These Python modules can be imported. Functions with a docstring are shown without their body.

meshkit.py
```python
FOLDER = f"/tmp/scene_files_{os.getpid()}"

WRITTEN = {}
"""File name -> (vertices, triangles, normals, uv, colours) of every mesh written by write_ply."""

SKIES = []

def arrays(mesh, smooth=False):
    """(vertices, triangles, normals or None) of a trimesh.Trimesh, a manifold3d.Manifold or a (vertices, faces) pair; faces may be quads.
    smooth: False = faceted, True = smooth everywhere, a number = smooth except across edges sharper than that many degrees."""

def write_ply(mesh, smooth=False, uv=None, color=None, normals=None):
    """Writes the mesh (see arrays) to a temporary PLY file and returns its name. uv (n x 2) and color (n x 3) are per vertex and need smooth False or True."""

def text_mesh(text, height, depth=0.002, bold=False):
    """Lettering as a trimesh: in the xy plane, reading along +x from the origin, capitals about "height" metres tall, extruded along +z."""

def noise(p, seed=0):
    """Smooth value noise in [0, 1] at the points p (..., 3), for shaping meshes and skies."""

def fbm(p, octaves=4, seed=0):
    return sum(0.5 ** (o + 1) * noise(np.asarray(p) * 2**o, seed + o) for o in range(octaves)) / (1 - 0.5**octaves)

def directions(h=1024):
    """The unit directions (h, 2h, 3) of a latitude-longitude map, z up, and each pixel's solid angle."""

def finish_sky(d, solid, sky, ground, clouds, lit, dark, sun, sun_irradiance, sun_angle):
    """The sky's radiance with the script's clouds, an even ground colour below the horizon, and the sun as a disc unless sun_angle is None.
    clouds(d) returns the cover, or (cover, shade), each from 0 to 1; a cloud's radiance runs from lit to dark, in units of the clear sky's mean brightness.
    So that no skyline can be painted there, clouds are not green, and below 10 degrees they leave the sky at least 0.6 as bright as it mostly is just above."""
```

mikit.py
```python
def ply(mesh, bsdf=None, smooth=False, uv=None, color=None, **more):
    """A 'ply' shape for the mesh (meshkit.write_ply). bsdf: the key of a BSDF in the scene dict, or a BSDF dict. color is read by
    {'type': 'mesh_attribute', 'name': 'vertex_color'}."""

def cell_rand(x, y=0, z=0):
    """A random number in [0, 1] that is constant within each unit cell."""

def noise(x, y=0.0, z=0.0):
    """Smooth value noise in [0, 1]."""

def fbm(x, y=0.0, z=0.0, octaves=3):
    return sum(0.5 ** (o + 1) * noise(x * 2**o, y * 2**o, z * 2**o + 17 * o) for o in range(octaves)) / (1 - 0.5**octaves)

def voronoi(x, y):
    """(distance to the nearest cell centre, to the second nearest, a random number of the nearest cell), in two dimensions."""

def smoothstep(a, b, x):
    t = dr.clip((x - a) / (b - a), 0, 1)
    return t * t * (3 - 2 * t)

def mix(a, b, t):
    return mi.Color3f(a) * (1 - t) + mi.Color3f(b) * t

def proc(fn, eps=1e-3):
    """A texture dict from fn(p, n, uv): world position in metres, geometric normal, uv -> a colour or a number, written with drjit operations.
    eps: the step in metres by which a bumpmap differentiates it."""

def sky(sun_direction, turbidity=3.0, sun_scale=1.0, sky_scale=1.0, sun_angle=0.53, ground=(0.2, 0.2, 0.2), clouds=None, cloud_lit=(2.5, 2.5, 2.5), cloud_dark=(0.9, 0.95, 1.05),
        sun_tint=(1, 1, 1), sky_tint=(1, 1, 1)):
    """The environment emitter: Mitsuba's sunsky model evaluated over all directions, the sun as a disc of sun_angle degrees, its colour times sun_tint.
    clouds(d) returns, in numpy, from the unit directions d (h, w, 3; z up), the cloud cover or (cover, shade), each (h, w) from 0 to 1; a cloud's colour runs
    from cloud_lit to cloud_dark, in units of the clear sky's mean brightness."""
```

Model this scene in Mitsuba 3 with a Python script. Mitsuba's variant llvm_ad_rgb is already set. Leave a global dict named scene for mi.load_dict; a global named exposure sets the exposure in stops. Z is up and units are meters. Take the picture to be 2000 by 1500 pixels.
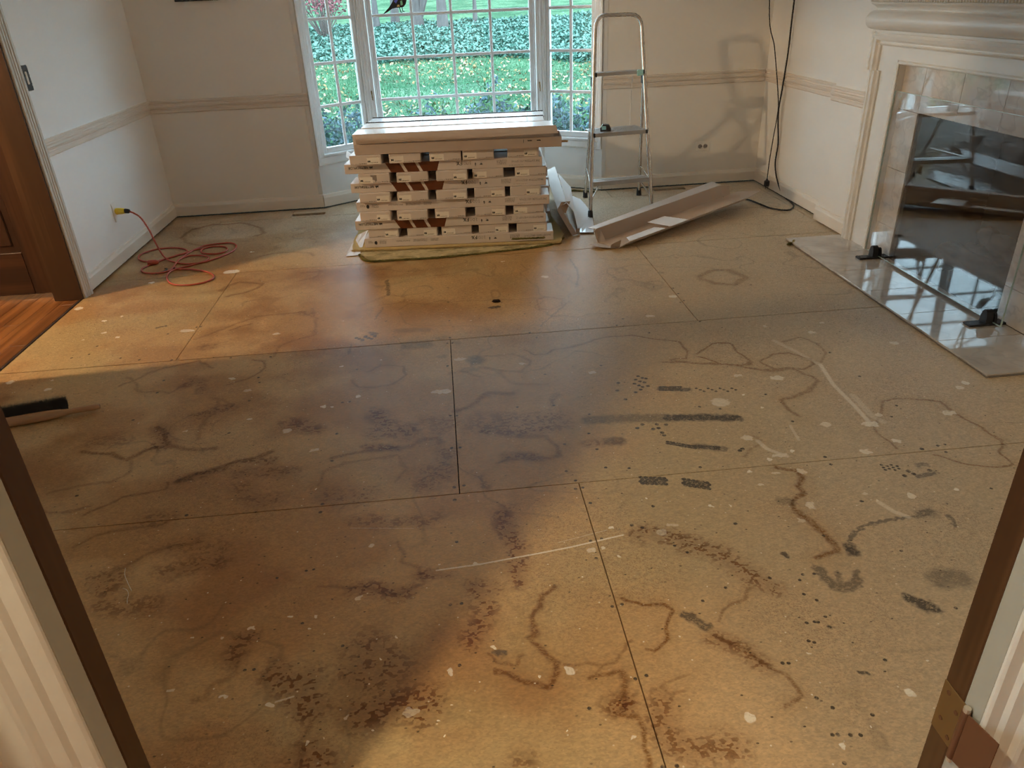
import math, random
import numpy as np, trimesh, mitsuba as mi, drjit as dr
import mikit, meshkit
from shapely.geometry import Polygon, box as _sbox
from shapely import affinity
from mikit import noise, fbm, voronoi, cell_rand, smoothstep, mix, proc
T4 = mi.ScalarTransform4f
def PLY(mesh, mat, smooth=False, **k): return mikit.ply(mesh, 'mat_'+mat, smooth, **k)
RNG = np.random.default_rng(7)
random.seed(7)
scene, labels = {}, {}
def sbox(x0, x1, y0, y1): return _sbox(x0, y0, x1, y1)

# ------------------------------------------------------------------ camera, sky, exposure
CAM = np.array([0.06691, -1.96739, 1.42324])
PITCH, YAW, ROLL, FOC = 0.484946, 0.077382, -0.044848, 1.449711
_f = np.array([math.sin(YAW)*math.cos(PITCH), math.cos(YAW)*math.cos(PITCH), -math.sin(PITCH)])
_r = np.cross(_f, [0, 0, 1]); _r /= np.linalg.norm(_r); _u = np.cross(_r, _f)
_up = -math.sin(ROLL)*_r + math.cos(ROLL)*_u
scene['camera'] = dict(type='perspective', fov=math.degrees(2*math.atan(1/FOC)), fov_axis='x', near_clip=0.02, far_clip=500.0,
                       to_world=T4().look_at(origin=CAM.tolist(), target=(CAM+_f).tolist(), up=_up.tolist()))
exposure = 0.40
SKY_LEVEL, SKY_K = 1.0, 65.0
LAMP_HALL, LAMP_LEFT, LAMP_RIGHT, LAMP_FILL = (1080.0, 765.0, 440.0), (4500.0, 3750.0, 2550.0), (800.0, 545.0, 290.0), (14.0, 11.0, 8.0)
def overcast(d):
    c = np.ones(d.shape[:2])
    sh = np.clip(0.5+0.28*np.sin(3.1*d[..., 0]+1.7*d[..., 1])*np.cos(2.3*d[..., 1]-1.1*d[..., 2]*2), 0, 1)
    return c, sh
scene['sky'] = mikit.sky((0.35, -0.6, 0.72), turbidity=4.0, sun_scale=0.0, sky_scale=SKY_LEVEL*SKY_K, ground=(0.05, 0.07, 0.06),
                         clouds=overcast, cloud_lit=(0.74, 1.08, 1.26), cloud_dark=(0.52, 0.78, 0.94))

# ------------------------------------------------------------------ helpers
def numbered(name):
    if name not in scene and not any(k.startswith(name+'__') for k in scene) and name not in labels:
        return name
    i = 1
    while True:
        k = f'{name}_{i:03d}'
        if k not in scene and k not in labels and not any(q.startswith(k+'__') for q in ()):
            return k
        i += 1
def thing(name, label, cat, group=None):
    k = numbered(name); labels[k] = dict(label=label, category=cat)
    if group: labels[k]['group'] = group
    return k
def struct(name, label=None):
    labels[name] = dict(kind='structure')
    if label: labels[name]['label'] = label
    return name
def pnum(parent, name):
    base = f'{parent}__{name}'
    if base not in scene and base not in labels: return base
    i = 1
    while f'{base}_{i:03d}' in scene or f'{base}_{i:03d}' in labels: i += 1
    return f'{base}_{i:03d}'
def put(key, mesh, mat, smooth=False, **kw):
    assert key not in scene, key
    scene[key] = PLY(mesh, mat, smooth, **kw); return key
def part(parent, name, mesh, mat, smooth=False, label=None, **kw):
    k = pnum(parent, name); put(k, mesh, mat, smooth, **kw)
    if label: labels[k] = dict(label=label)
    return k
def share(parent, name, shape, to_world=None, label=None):
    k = pnum(parent, name); d = dict(shape)
    if to_world is not None: d['to_world'] = to_world
    scene[k] = d
    if label: labels[k] = dict(label=label)
    return k
cat = trimesh.util.concatenate
def bx(x0, x1, y0, y1, z0, z1, c=0.0):
    if c <= 0:
        m = trimesh.creation.box([x1-x0, y1-y0, z1-z0]); m.apply_translation([(x0+x1)/2, (y0+y1)/2, (z0+z1)/2]); return m
    p = []
    hx, hy, hz = (x1-x0)/2, (y1-y0)/2, (z1-z0)/2; c = min(c, .45*min(hx, hy, hz)*2)
    for sx in (-1, 1):
        for sy in (-1, 1):
            for sz in (-1, 1):
                p += [[sx*(hx-c), sy*(hy-c), sz*hz], [sx*(hx-c), sy*hy, sz*(hz-c)], [sx*hx, sy*(hy-c), sz*(hz-c)]]
    m = trimesh.convex.convex_hull(np.array(p)); m.apply_translation([(x0+x1)/2, (y0+y1)/2, (z0+z1)/2]); return m
def frame(o, ex, ey, ez):
    M = np.eye(4); M[:3, 0], M[:3, 1], M[:3, 2], M[:3, 3] = ex, ey, ez, o; return M
def extr(poly, h): return trimesh.creation.extrude_polygon(poly, h, engine='earcut')
def mould(profile, p0, p1, out, up=(0, 0, 1)):
    """A moulding: profile points (distance out of the wall, height along up), swept straight from p0 to p1."""
    p0, p1, out, up = (np.array(v, float) for v in (p0, p1, out, up))
    d = p1-p0; L = np.linalg.norm(d); d /= L
    m = extr(Polygon(profile).buffer(0), L)
    M = frame(p0, out, up, d)
    m.apply_transform(M)
    if np.linalg.det(M[:3, :3]) < 0: m.invert()
    return m
def tube(pts, r, n=8, closed=False, cap=True):
    P = np.array(pts, float); N = len(P); R = np.broadcast_to(np.array(r, float), (N,))
    t = np.roll(P, -1, 0)-np.roll(P, 1, 0) if closed else np.gradient(P, axis=0)
    t /= np.linalg.norm(t, axis=1, keepdims=True)+1e-12
    a = np.cross(t[0], [0.31, 0.2, 0.93]); a /= np.linalg.norm(a); V = []
    for i in range(N):
        a = a-t[i]*(a@t[i]); a /= np.linalg.norm(a); b = np.cross(t[i], a)
        th = np.arange(n)*2*np.pi/n
        V.append(P[i]+R[i]*(np.cos(th)[:, None]*a+np.sin(th)[:, None]*b))
    V = np.vstack(V); F = []
    for i in range(N if closed else N-1):
        j = (i+1) % N
        for k in range(n):
            k2 = (k+1) % n
            F += [[i*n+k, i*n+k2, j*n+k2], [i*n+k, j*n+k2, j*n+k]]
    if cap and not closed:
        V = np.vstack([V, P[:1], P[-1:]])
        for k in range(n):
            F += [[N*n, (k+1) % n, k], [N*n+1, (N-1)*n+k, (N-1)*n+(k+1) % n]]
    return trimesh.Trimesh(V, F, process=False)
def spline(pts, n=8):
    P = np.array(pts, float); Q = np.vstack([2*P[0]-P[1], P, 2*P[-1]-P[-2]]); out = []
    for i in range(1, len(Q)-2):
        for s in np.arange(n)/n:
            a, b, c, d = Q[i-1:i+3]
            out.append(.5*((2*b)+(-a+c)*s+(2*a-5*b+4*c-d)*s*s+(-a+3*b-3*c+d)*s**3))
    out.append(P[-1]); return np.array(out)
def sheet(P, t):
    """A thick sheet from a grid of points P (rows, cols, 3): offset by t along its normals."""
    P = np.asarray(P, float); r, c = P.shape[:2]
    du = np.gradient(P, axis=0) if r > 1 else None; dv = np.gradient(P, axis=1)
    n = np.cross(du, dv); n /= np.linalg.norm(n, axis=2, keepdims=True)+1e-12
    A, B = P.reshape(-1, 3), (P+n*t).reshape(-1, 3); m = r*c; F = []
    ix = lambda i, j: i*c+j
    for i in range(r-1):
        for j in range(c-1):
            a, b, d, e = ix(i, j), ix(i+1, j), ix(i+1, j+1), ix(i, j+1)
            F += [[a, d, b], [a, e, d], [m+a, m+b, m+d], [m+a, m+d, m+e]]
    edge = [ix(0, j) for j in range(c)]+[ix(i, c-1) for i in range(1, r)]+[ix(r-1, j) for j in range(c-2, -1, -1)]+[ix(i, 0) for i in range(r-2, 0, -1)]
    for k in range(len(edge)):
        a, b = edge[k], edge[(k+1) % len(edge)]
        F += [[a, b, m+b], [a, m+b, m+a]]
    mm = trimesh.Trimesh(np.vstack([A, B]), F, process=False); mm.fix_normals() if mm.is_watertight else None
    return mm
def quadsheet(a, b, c, d, t, nu=2, nv=2, bend=None):
    a, b, c, d = (np.array(v, float) for v in (a, b, c, d)); G = np.zeros((nu, nv, 3))
    for i in range(nu):
        for j in range(nv):
            u, v = i/(nu-1), j/(nv-1)
            G[i, j] = (1-u)*(1-v)*a+u*(1-v)*b+u*v*c+(1-u)*v*d
            if bend is not None: G[i, j] += bend(u, v)
    return sheet(G, t)

# ------------------------------------------------------------------ materials
def rgb(*c): return {'type': 'rgb', 'value': list(c)}
def two(b): return {'type': 'twosided', 'bsdf': b}
def plastic(c, rough=0.35, spec=0.5): return two({'type': 'principled', 'base_color': c if isinstance(c, dict) else rgb(*c), 'roughness': rough, 'specular': spec})
def diff(c): return two({'type': 'diffuse', 'reflectance': c if isinstance(c, dict) else rgb(*c)})
def M(name, b): scene['mat_'+name] = b; return name
def wall_fn(base, amt):
    def fn(p, n, uv):
        v = fbm(p.x*1.1+3, p.y*1.1, p.z*1.1, 3); g = noise(p.x*160, p.y*160, p.z*160)
        return mi.Color3f(*base)*(1-amt*(v-.5)*2-.02*(g-.5))
    return fn
M('paint_wall', plastic(proc(wall_fn((.80, .76, .70), .03)), .62, .3))
M('paint_right', plastic(proc(wall_fn((.80, .775, .735), .03)), .62, .3))
M('paint_hall', plastic((.42, .36, .28), .6, .3))
M('paint_left', plastic(proc(wall_fn((.86, .85, .84), .03)), .6, .3))
M('paint_trim', plastic((.70, .625, .55), .38, .5))
M('paint_base', plastic((.79, .74, .67), .4, .5))
M('paint_window', plastic((.80, .82, .84), .32, .5))
M('paint_mantel', plastic((.72, .71, .685), .38, .5))
M('paint_ceiling', diff((.88, .87, .85)))
M('paint_casing', plastic((.58, .56, .51), .35, .5))
M('jamb_shade_grey', plastic((.30, .29, .245), .4, .5))  # white jamb strip, its shade put into the grey
M('vent_dark', diff((.07, .045, .028)))
M('gap_dark', diff((.02, .016, .012)))
def wood_fn(c0, c1, sc, axis):
    def fn(p, n, uv):
        a, b, c = (p.x, p.y, p.z) if axis == 0 else ((p.y, p.x, p.z) if axis == 1 else (p.z, p.x, p.y))
        w = fbm(a*1.2*sc, b*14*sc, c*14*sc, 3); g = noise(a*6*sc, b*130*sc, c*130*sc)
        t = smoothstep(.3, .75, w+.25*(g-.5))
        return mix(c0, c1, t)
    return fn
M('wood_door', two({'type': 'principled', 'base_color': proc(wood_fn((.016, .005, .002), (.036, .012, .004), 1, 2)), 'roughness': .42, 'specular': .4}))
M('wood_door_rail', two({'type': 'principled', 'base_color': proc(wood_fn((.016, .005, .002), (.036, .012, .004), 1, 0)), 'roughness': .42, 'specular': .4}))
M('wood_jamb', plastic(proc(wood_fn((.035, .014, .005), (.06, .026, .009), 1, 2)), .45, .4))
def oak_fn(p, n, uv):
    pl = dr.floor(p.x/.083); o = cell_rand(pl, 3)
    w = fbm(p.y*1.6+o*17, p.x*22+o*9, 0, 3); g = noise(p.y*5, p.x*190)
    c = mix((.13, .042, .010), (.23, .088, .024), smoothstep(.3, .72, w))
    return c*(.85+.3*o)*(.86+.22*g)
M('oak_floor', two({'type': 'principled', 'base_color': proc(oak_fn), 'roughness': .28, 'specular': .5, 'clearcoat': .3, 'clearcoat_gloss': .9}))
def marble_fn(p, n, uv):
    q = p+mi.Vector3f(.02, .05, .03); w = fbm(q.x*5, q.y*5, q.z*5, 4); v = fbm(q.x*9+w*3, q.y*9-w*2, q.z*9, 4)
    vein = smoothstep(.06, 0., dr.abs(v-.5)); c = mix((.37, .33, .295), (.50, .455, .41), smoothstep(.3, .7, w))
    return c*(1-.10*vein)
def marble2_fn(p, n, uv):
    w = fbm(p.x*7, p.y*7+4, p.z*7, 4); v = fbm(p.x*9+w*3, p.y*9-w*2, p.z*9, 4)
    vein = smoothstep(.07, 0., dr.abs(v-.5)); c = mix((.52, .475, .44), (.66, .61, .565), smoothstep(.3, .7, w))
    return c*(1-.13*vein)
M('marble_hearth', two({'type': 'principled', 'base_color': proc(marble_fn), 'roughness': .022, 'specular': .75}))
M('marble_surround', two({'type': 'principled', 'base_color': proc(marble2_fn), 'roughness': .045, 'specular': .7}))
M('grout', diff((.2, .17, .14)))
M('soot', two({'type': 'principled', 'base_color': rgb(.012, .011, .011), 'roughness': .7, 'specular': .2}))
def log_fn(p, n, uv): return mix((.012, .010, .009), (.07, .055, .045), fbm(p.x*20, p.y*9, p.z*20, 3))
M('fire_log', diff(proc(log_fn)))
def card_fn(p, n, uv): return mi.Color3f(.62, .565, .53)*(.95+.08*fbm(p.x*8, p.y*8, p.z*8, 3))
M('card_white', plastic(proc(card_fn), .42, .45))
M('card_gloss', plastic((.78, .80, .84), .22, .6))
M('card_kraft', plastic((.46, .385, .335), .7, .2))
M('card_inner', plastic((.47, .36, .28), .7, .2))
M('print_brown', plastic((.11, .030, .008), .4, .4))
M('ink', plastic((.03, .03, .03), .4, .4))
M('ink_grey', plastic((.26, .23, .21), .5, .3))
M('sticker', plastic((.83, .80, .74), .3, .5))
M('aluminium', two({'type': 'roughconductor', 'material': 'Al', 'alpha': .16, 'specular_reflectance': rgb(.80, .76, .72)}))
M('aluminium_flat', two({'type': 'principled', 'base_color': rgb(.52, .50, .48), 'metallic': .75, 'roughness': .42}))
M('rubber', plastic((.018, .018, .02), .5, .4))
M('plastic_black', plastic((.012, .013, .016), .3, .5))
M('plastic_white', plastic((.80, .78, .74), .3, .5))
M('plastic_yellow', plastic((.80, .60, .03), .35, .5))
M('label_teal', plastic((.45, .85, .86), .35, .5))
M('cord_red', plastic((.40, .075, .045), .42, .5))
M('brass_old', two({'type': 'principled', 'base_color': rgb(.20, .125, .05), 'metallic': .7, 'roughness': .45}))
M('bronze_hinge', two({'type': 'principled', 'base_color': rgb(.13, .06, .032), 'metallic': .5, 'roughness': .4}))
M('screw_head', two({'type': 'principled', 'base_color': rgb(.55, .5, .42), 'metallic': .7, 'roughness': .35}))
M('pane_glass', {'type': 'thindielectric', 'int_ior': 1.5})
M('screen_glass', {'type': 'thindielectric', 'int_ior': 1.52})
M('glass_edge', plastic((.45, .58, .54), .15, .6))
def carpet_fn(p, n, uv):
    v = noise(p.x*60, p.y*90); w = fbm(p.x*9, p.y*22, 0, 3); st = smoothstep(.45, .75, w)
    return mix((.50, .43, .26), (.30, .26, .14), st)*(.75+.5*v)
M('carpet_back', diff(proc(carpet_fn)))
M('carpet_pile', diff((.52, .40, .20)))
def carpet_green(p, n, uv): return mix((.30, .25, .09), (.07, .075, .02), noise(p.x*40, p.y*40, p.z*60))
M('carpet_fringe', diff(proc(carpet_green)))
M('brush_wood', plastic((.42, .25, .14), .5, .3))
M('bristle', two({'type': 'principled', 'base_color': rgb(.016, .014, .014), 'roughness': .6}))
M('thread', diff((.6, .55, .48)))
M('shim_wood', diff((.40, .26, .13)))
M('debris', diff((.03, .022, .018)))
def bulb(c): return {'type': 'area', 'radiance': rgb(*c)}

# ------------------------------------------------------------------ the stained subfloor
# Stains, scuffs, nail heads, paint drips and drawn edges of the hall light beam lie at fixed places on the boards (metres); a grid of lists keeps the look-up short.
TIDE_AND_BEAM=[(0.55,0.01,[[0.364,1.051],[0.404,0.986],[0.468,0.984],[0.497,1.017],[0.625,1.051],[0.736,1.11],[0.878,1.104],[0.969,1.036],[1.058,1.0],[1.076,0.9],[1.034,0.817],[0.964,0.821]]),(0.4,0.012,[[0.182,1.008],[0.288,1.026],[0.374,0.937],[0.376,0.883],[0.324,0.84],[0.234,0.856],[0.16,0.904]]),(0.6,0.009,[[1.113,0.866],[1.204,0.943],[1.284,0.938],[1.305,0.803],[1.301,0.751],[1.247,0.734],[1.164,0.762],[1.104,0.84]]),(0.45,0.03,[[1.428,1.792],[1.508,1.88],[1.618,1.871],[1.67,1.74],[1.566,1.648],[1.461,1.684],[1.419,1.764]]),(0.6,0.016,[[0.255,0.325],[0.371,0.306],[0.4,0.241],[0.385,0.184],[0.336,0.153],[0.264,0.17],[0.188,0.159],[0.157,0.153]]),(0.6,0.02,[[0.054,0.545],[0.119,0.577],[0.157,0.629],[0.181,0.663],[0.261,0.657]]),(0.3,0.012,[[0.035,0.866],[0.104,0.871],[0.163,0.826]]),(0.35,0.012,[[0.226,0.857],[0.27,0.75],[0.333,0.714],[0.408,0.725]]),(0.6,0.02,[[-0.134,0.315],[-0.096,0.345],[-0.038,0.342],[-0.012,0.307]]),(0.35,0.01,[[0.485,1.629],[0.547,1.668],[0.636,1.624],[0.633,1.548],[0.559,1.489],[0.491,1.527],[0.485,1.629]]),(0.6,0.014,[[0.931,0.808],[1.101,0.777],[1.207,0.744],[1.29,0.7],[1.352,0.664],[1.437,0.648],[1.48,0.592],[1.48,0.544],[1.399,0.466],[1.302,0.41],[1.3,0.34],[1.31,0.271]]),(0.6,0.009,[[1.335,0.752],[1.413,0.809],[1.48,0.815],[1.545,0.749],[1.544,0.697],[1.476,0.65],[1.355,0.671],[1.331,0.744]]),(0.4,0.01,[[1.511,0.923],[1.6,0.956],[1.654,0.877],[1.627,0.77],[1.574,0.709],[1.538,0.733]]),(0.5,0.01,[[1.635,0.339],[1.704,0.362],[1.787,0.334],[1.839,0.304],[1.839,0.249],[1.852,0.194],[1.866,0.134],[1.887,0.087],[1.886,0.04],[1.881,0.006]]),(0.5,0.01,[[1.635,0.339],[1.592,0.25],[1.528,0.184],[1.515,0.124],[1.52,0.064],[1.514,0.019]]),(0.8,0.014,[[1.088,-0.011],[1.138,-0.035],[1.13,-0.08],[1.088,-0.133],[1.094,-0.172],[1.044,-0.22],[1.066,-0.294],[1.079,-0.346],[1.077,-0.394],[1.066,-0.439],[1.018,-0.462]]),(0.35,0.012,[[1.085,0.182],[1.079,0.136],[1.038,0.096],[0.99,0.07]]),(0.6,0.008,[[1.877,0.12],[1.897,0.036],[1.835,-0.015],[1.829,-0.095],[1.781,-0.115],[1.704,-0.096],[1.621,-0.033]]),(0.85,0.012,[[0.292,-0.474],[0.251,-0.495],[0.23,-0.538],[0.199,-0.565],[0.196,-0.626],[0.181,-0.641],[0.22,-0.681],[0.255,-0.708],[0.242,-0.738],[0.207,-0.775],[0.178,-0.771],[0.149,-0.762],[0.131,-0.739],[0.093,-0.729]]),(0.85,0.008,[[0.453,-0.52],[0.509,-0.545],[0.56,-0.552],[0.573,-0.573],[0.537,-0.631],[0.526,-0.671],[0.486,-0.717],[0.47,-0.726],[0.45,-0.717]]),(0.7,0.01,[[0.326,-0.77],[0.385,-0.771],[0.395,-0.8],[0.381,-0.862],[0.361,-0.878],[0.4,-0.897],[0.416,-0.926],[0.393,-0.971],[0.391,-1.008],[0.379,-1.038]]),(0.45,0.007,[[0.334,-0.771],[0.352,-0.737],[0.375,-0.74],[0.402,-0.7],[0.423,-0.686]]),(0.6,0.007,[[0.08,-0.673],[0.104,-0.704],[0.146,-0.715],[0.166,-0.69]]),(0.4,0.007,[[0.271,-0.715],[0.319,-0.716],[0.346,-0.736]]),(0.5,0.008,[[0.783,-0.537],[0.762,-0.58],[0.687,-0.614],[0.665,-0.636]]),(0.6,0.01,[[0.632,-0.679],[0.681,-0.732],[0.719,-0.781],[0.755,-0.817],[0.762,-0.869],[0.727,-0.902]]),(0.35,0.008,[[0.543,-0.789],[0.493,-0.813],[0.478,-0.836],[0.498,-0.853],[0.533,-0.848]]),(0.75,0.016,[[-1.33,0.463],[-1.212,0.437],[-1.136,0.384],[-1.082,0.437],[-1.029,0.456],[-1.059,0.578],[-1.12,0.603]]),(0.6,0.02,[[-1.025,0.442],[-0.952,0.416],[-0.842,0.412]]),(0.75,0.022,[[-0.926,0.206],[-0.869,0.246],[-0.774,0.281],[-0.676,0.318],[-0.632,0.351]]),(0.4,0.012,[[-1.121,0.382],[-1.11,0.309],[-1.166,0.256],[-1.268,0.224],[-1.329,0.21]]),(0.6,0.01,[[-1.162,0.073],[-1.118,0.11],[-1.08,0.149],[-0.953,0.163],[-0.954,0.211]]),(0.45,0.01,[[-1.325,0.141],[-1.287,0.113],[-1.214,0.091],[-1.175,0.107]]),(0.6,0.014,[[-0.405,0.268],[-0.302,0.311],[-0.17,0.304],[-0.105,0.335],[-0.039,0.345]]),(0.5,0.01,[[-0.351,0.941],[-0.285,0.999],[-0.186,0.981],[-0.174,0.89],[-0.231,0.814],[-0.375,0.812],[-0.399,0.891]]),(0.5,0.012,[[-1.415,0.993],[-1.299,1.11],[-1.124,1.182],[-1.037,1.124]]),(0.5,0.012,[[-0.93,0.937],[-0.819,1.024],[-0.786,1.079],[-0.807,1.146],[-0.869,1.179]]),(0.4,0.014,[[-0.918,0.481],[-0.943,0.82],[-0.883,0.741],[-0.887,0.691]]),(0.35,0.01,[[-0.437,0.13],[-0.425,0.201],[-0.36,0.242],[-0.169,0.263],[-0.138,0.181],[-0.17,0.113]]),(0.4,0.012,[[-1.388,1.085],[-1.291,0.953],[-1.163,0.894],[-1.115,0.96]]),(0.4,0.012,[[-0.635,1.413],[-0.629,1.592],[-0.719,1.721],[-0.958,1.712],[-1.071,1.572],[-1.196,1.445]]),(0.4,0.015,[[-1.147,2.707],[-1.061,2.793],[-0.848,2.767],[-0.812,2.695]]),(0.4,0.015,[[-0.814,2.358],[-0.707,2.373],[-0.739,2.251],[-0.816,2.214]]),(0.6,0.02,[[-1.237,2.132],[-1.185,2.257],[-1.024,2.206],[-1.087,2.068],[-1.178,2.029]]),(0.3,0.012,[[-0.426,1.749],[-0.303,1.861],[-0.18,1.805],[-0.189,1.746],[-0.328,1.73]]),(0.5,0.012,[[-1.044,1.541],[-0.957,1.602]]),(0.35,0.014,[[-0.673,1.769],[-0.634,1.593],[-0.631,1.387],[-0.751,1.291],[-0.769,1.182]]),(0.6,0.025,[[-1.791,3.31],[-1.768,3.511],[-1.657,3.624],[-1.484,3.591],[-1.321,3.49],[-1.214,3.295],[-1.268,3.227]]),(0.35,0.02,[[-1.791,3.31],[-1.708,3.173],[-1.594,3.071],[-1.527,3.019]]),(0.45,0.01,[[-0.137,-0.201],[-0.115,-0.245],[-0.124,-0.291],[-0.083,-0.32],[-0.087,-0.399],[-0.165,-0.416],[-0.253,-0.397],[-0.368,-0.367]]),(0.35,0.014,[[-0.543,-0.617],[-0.539,-0.655],[-0.574,-0.682],[-0.579,-0.712],[-0.61,-0.718]]),(0.5,0.01,[[-0.336,-0.797],[-0.342,-0.815],[-0.375,-0.846],[-0.348,-0.876],[-0.358,-0.905]]),(0.5,0.012,[[-1.124,-0.084],[-1.079,-0.042],[-0.945,-0.024],[-0.9,-0.018]]),(0.5,0.014,[[-0.99,-0.218],[-0.938,-0.181],[-0.86,-0.147],[-0.773,-0.136]])]
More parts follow.
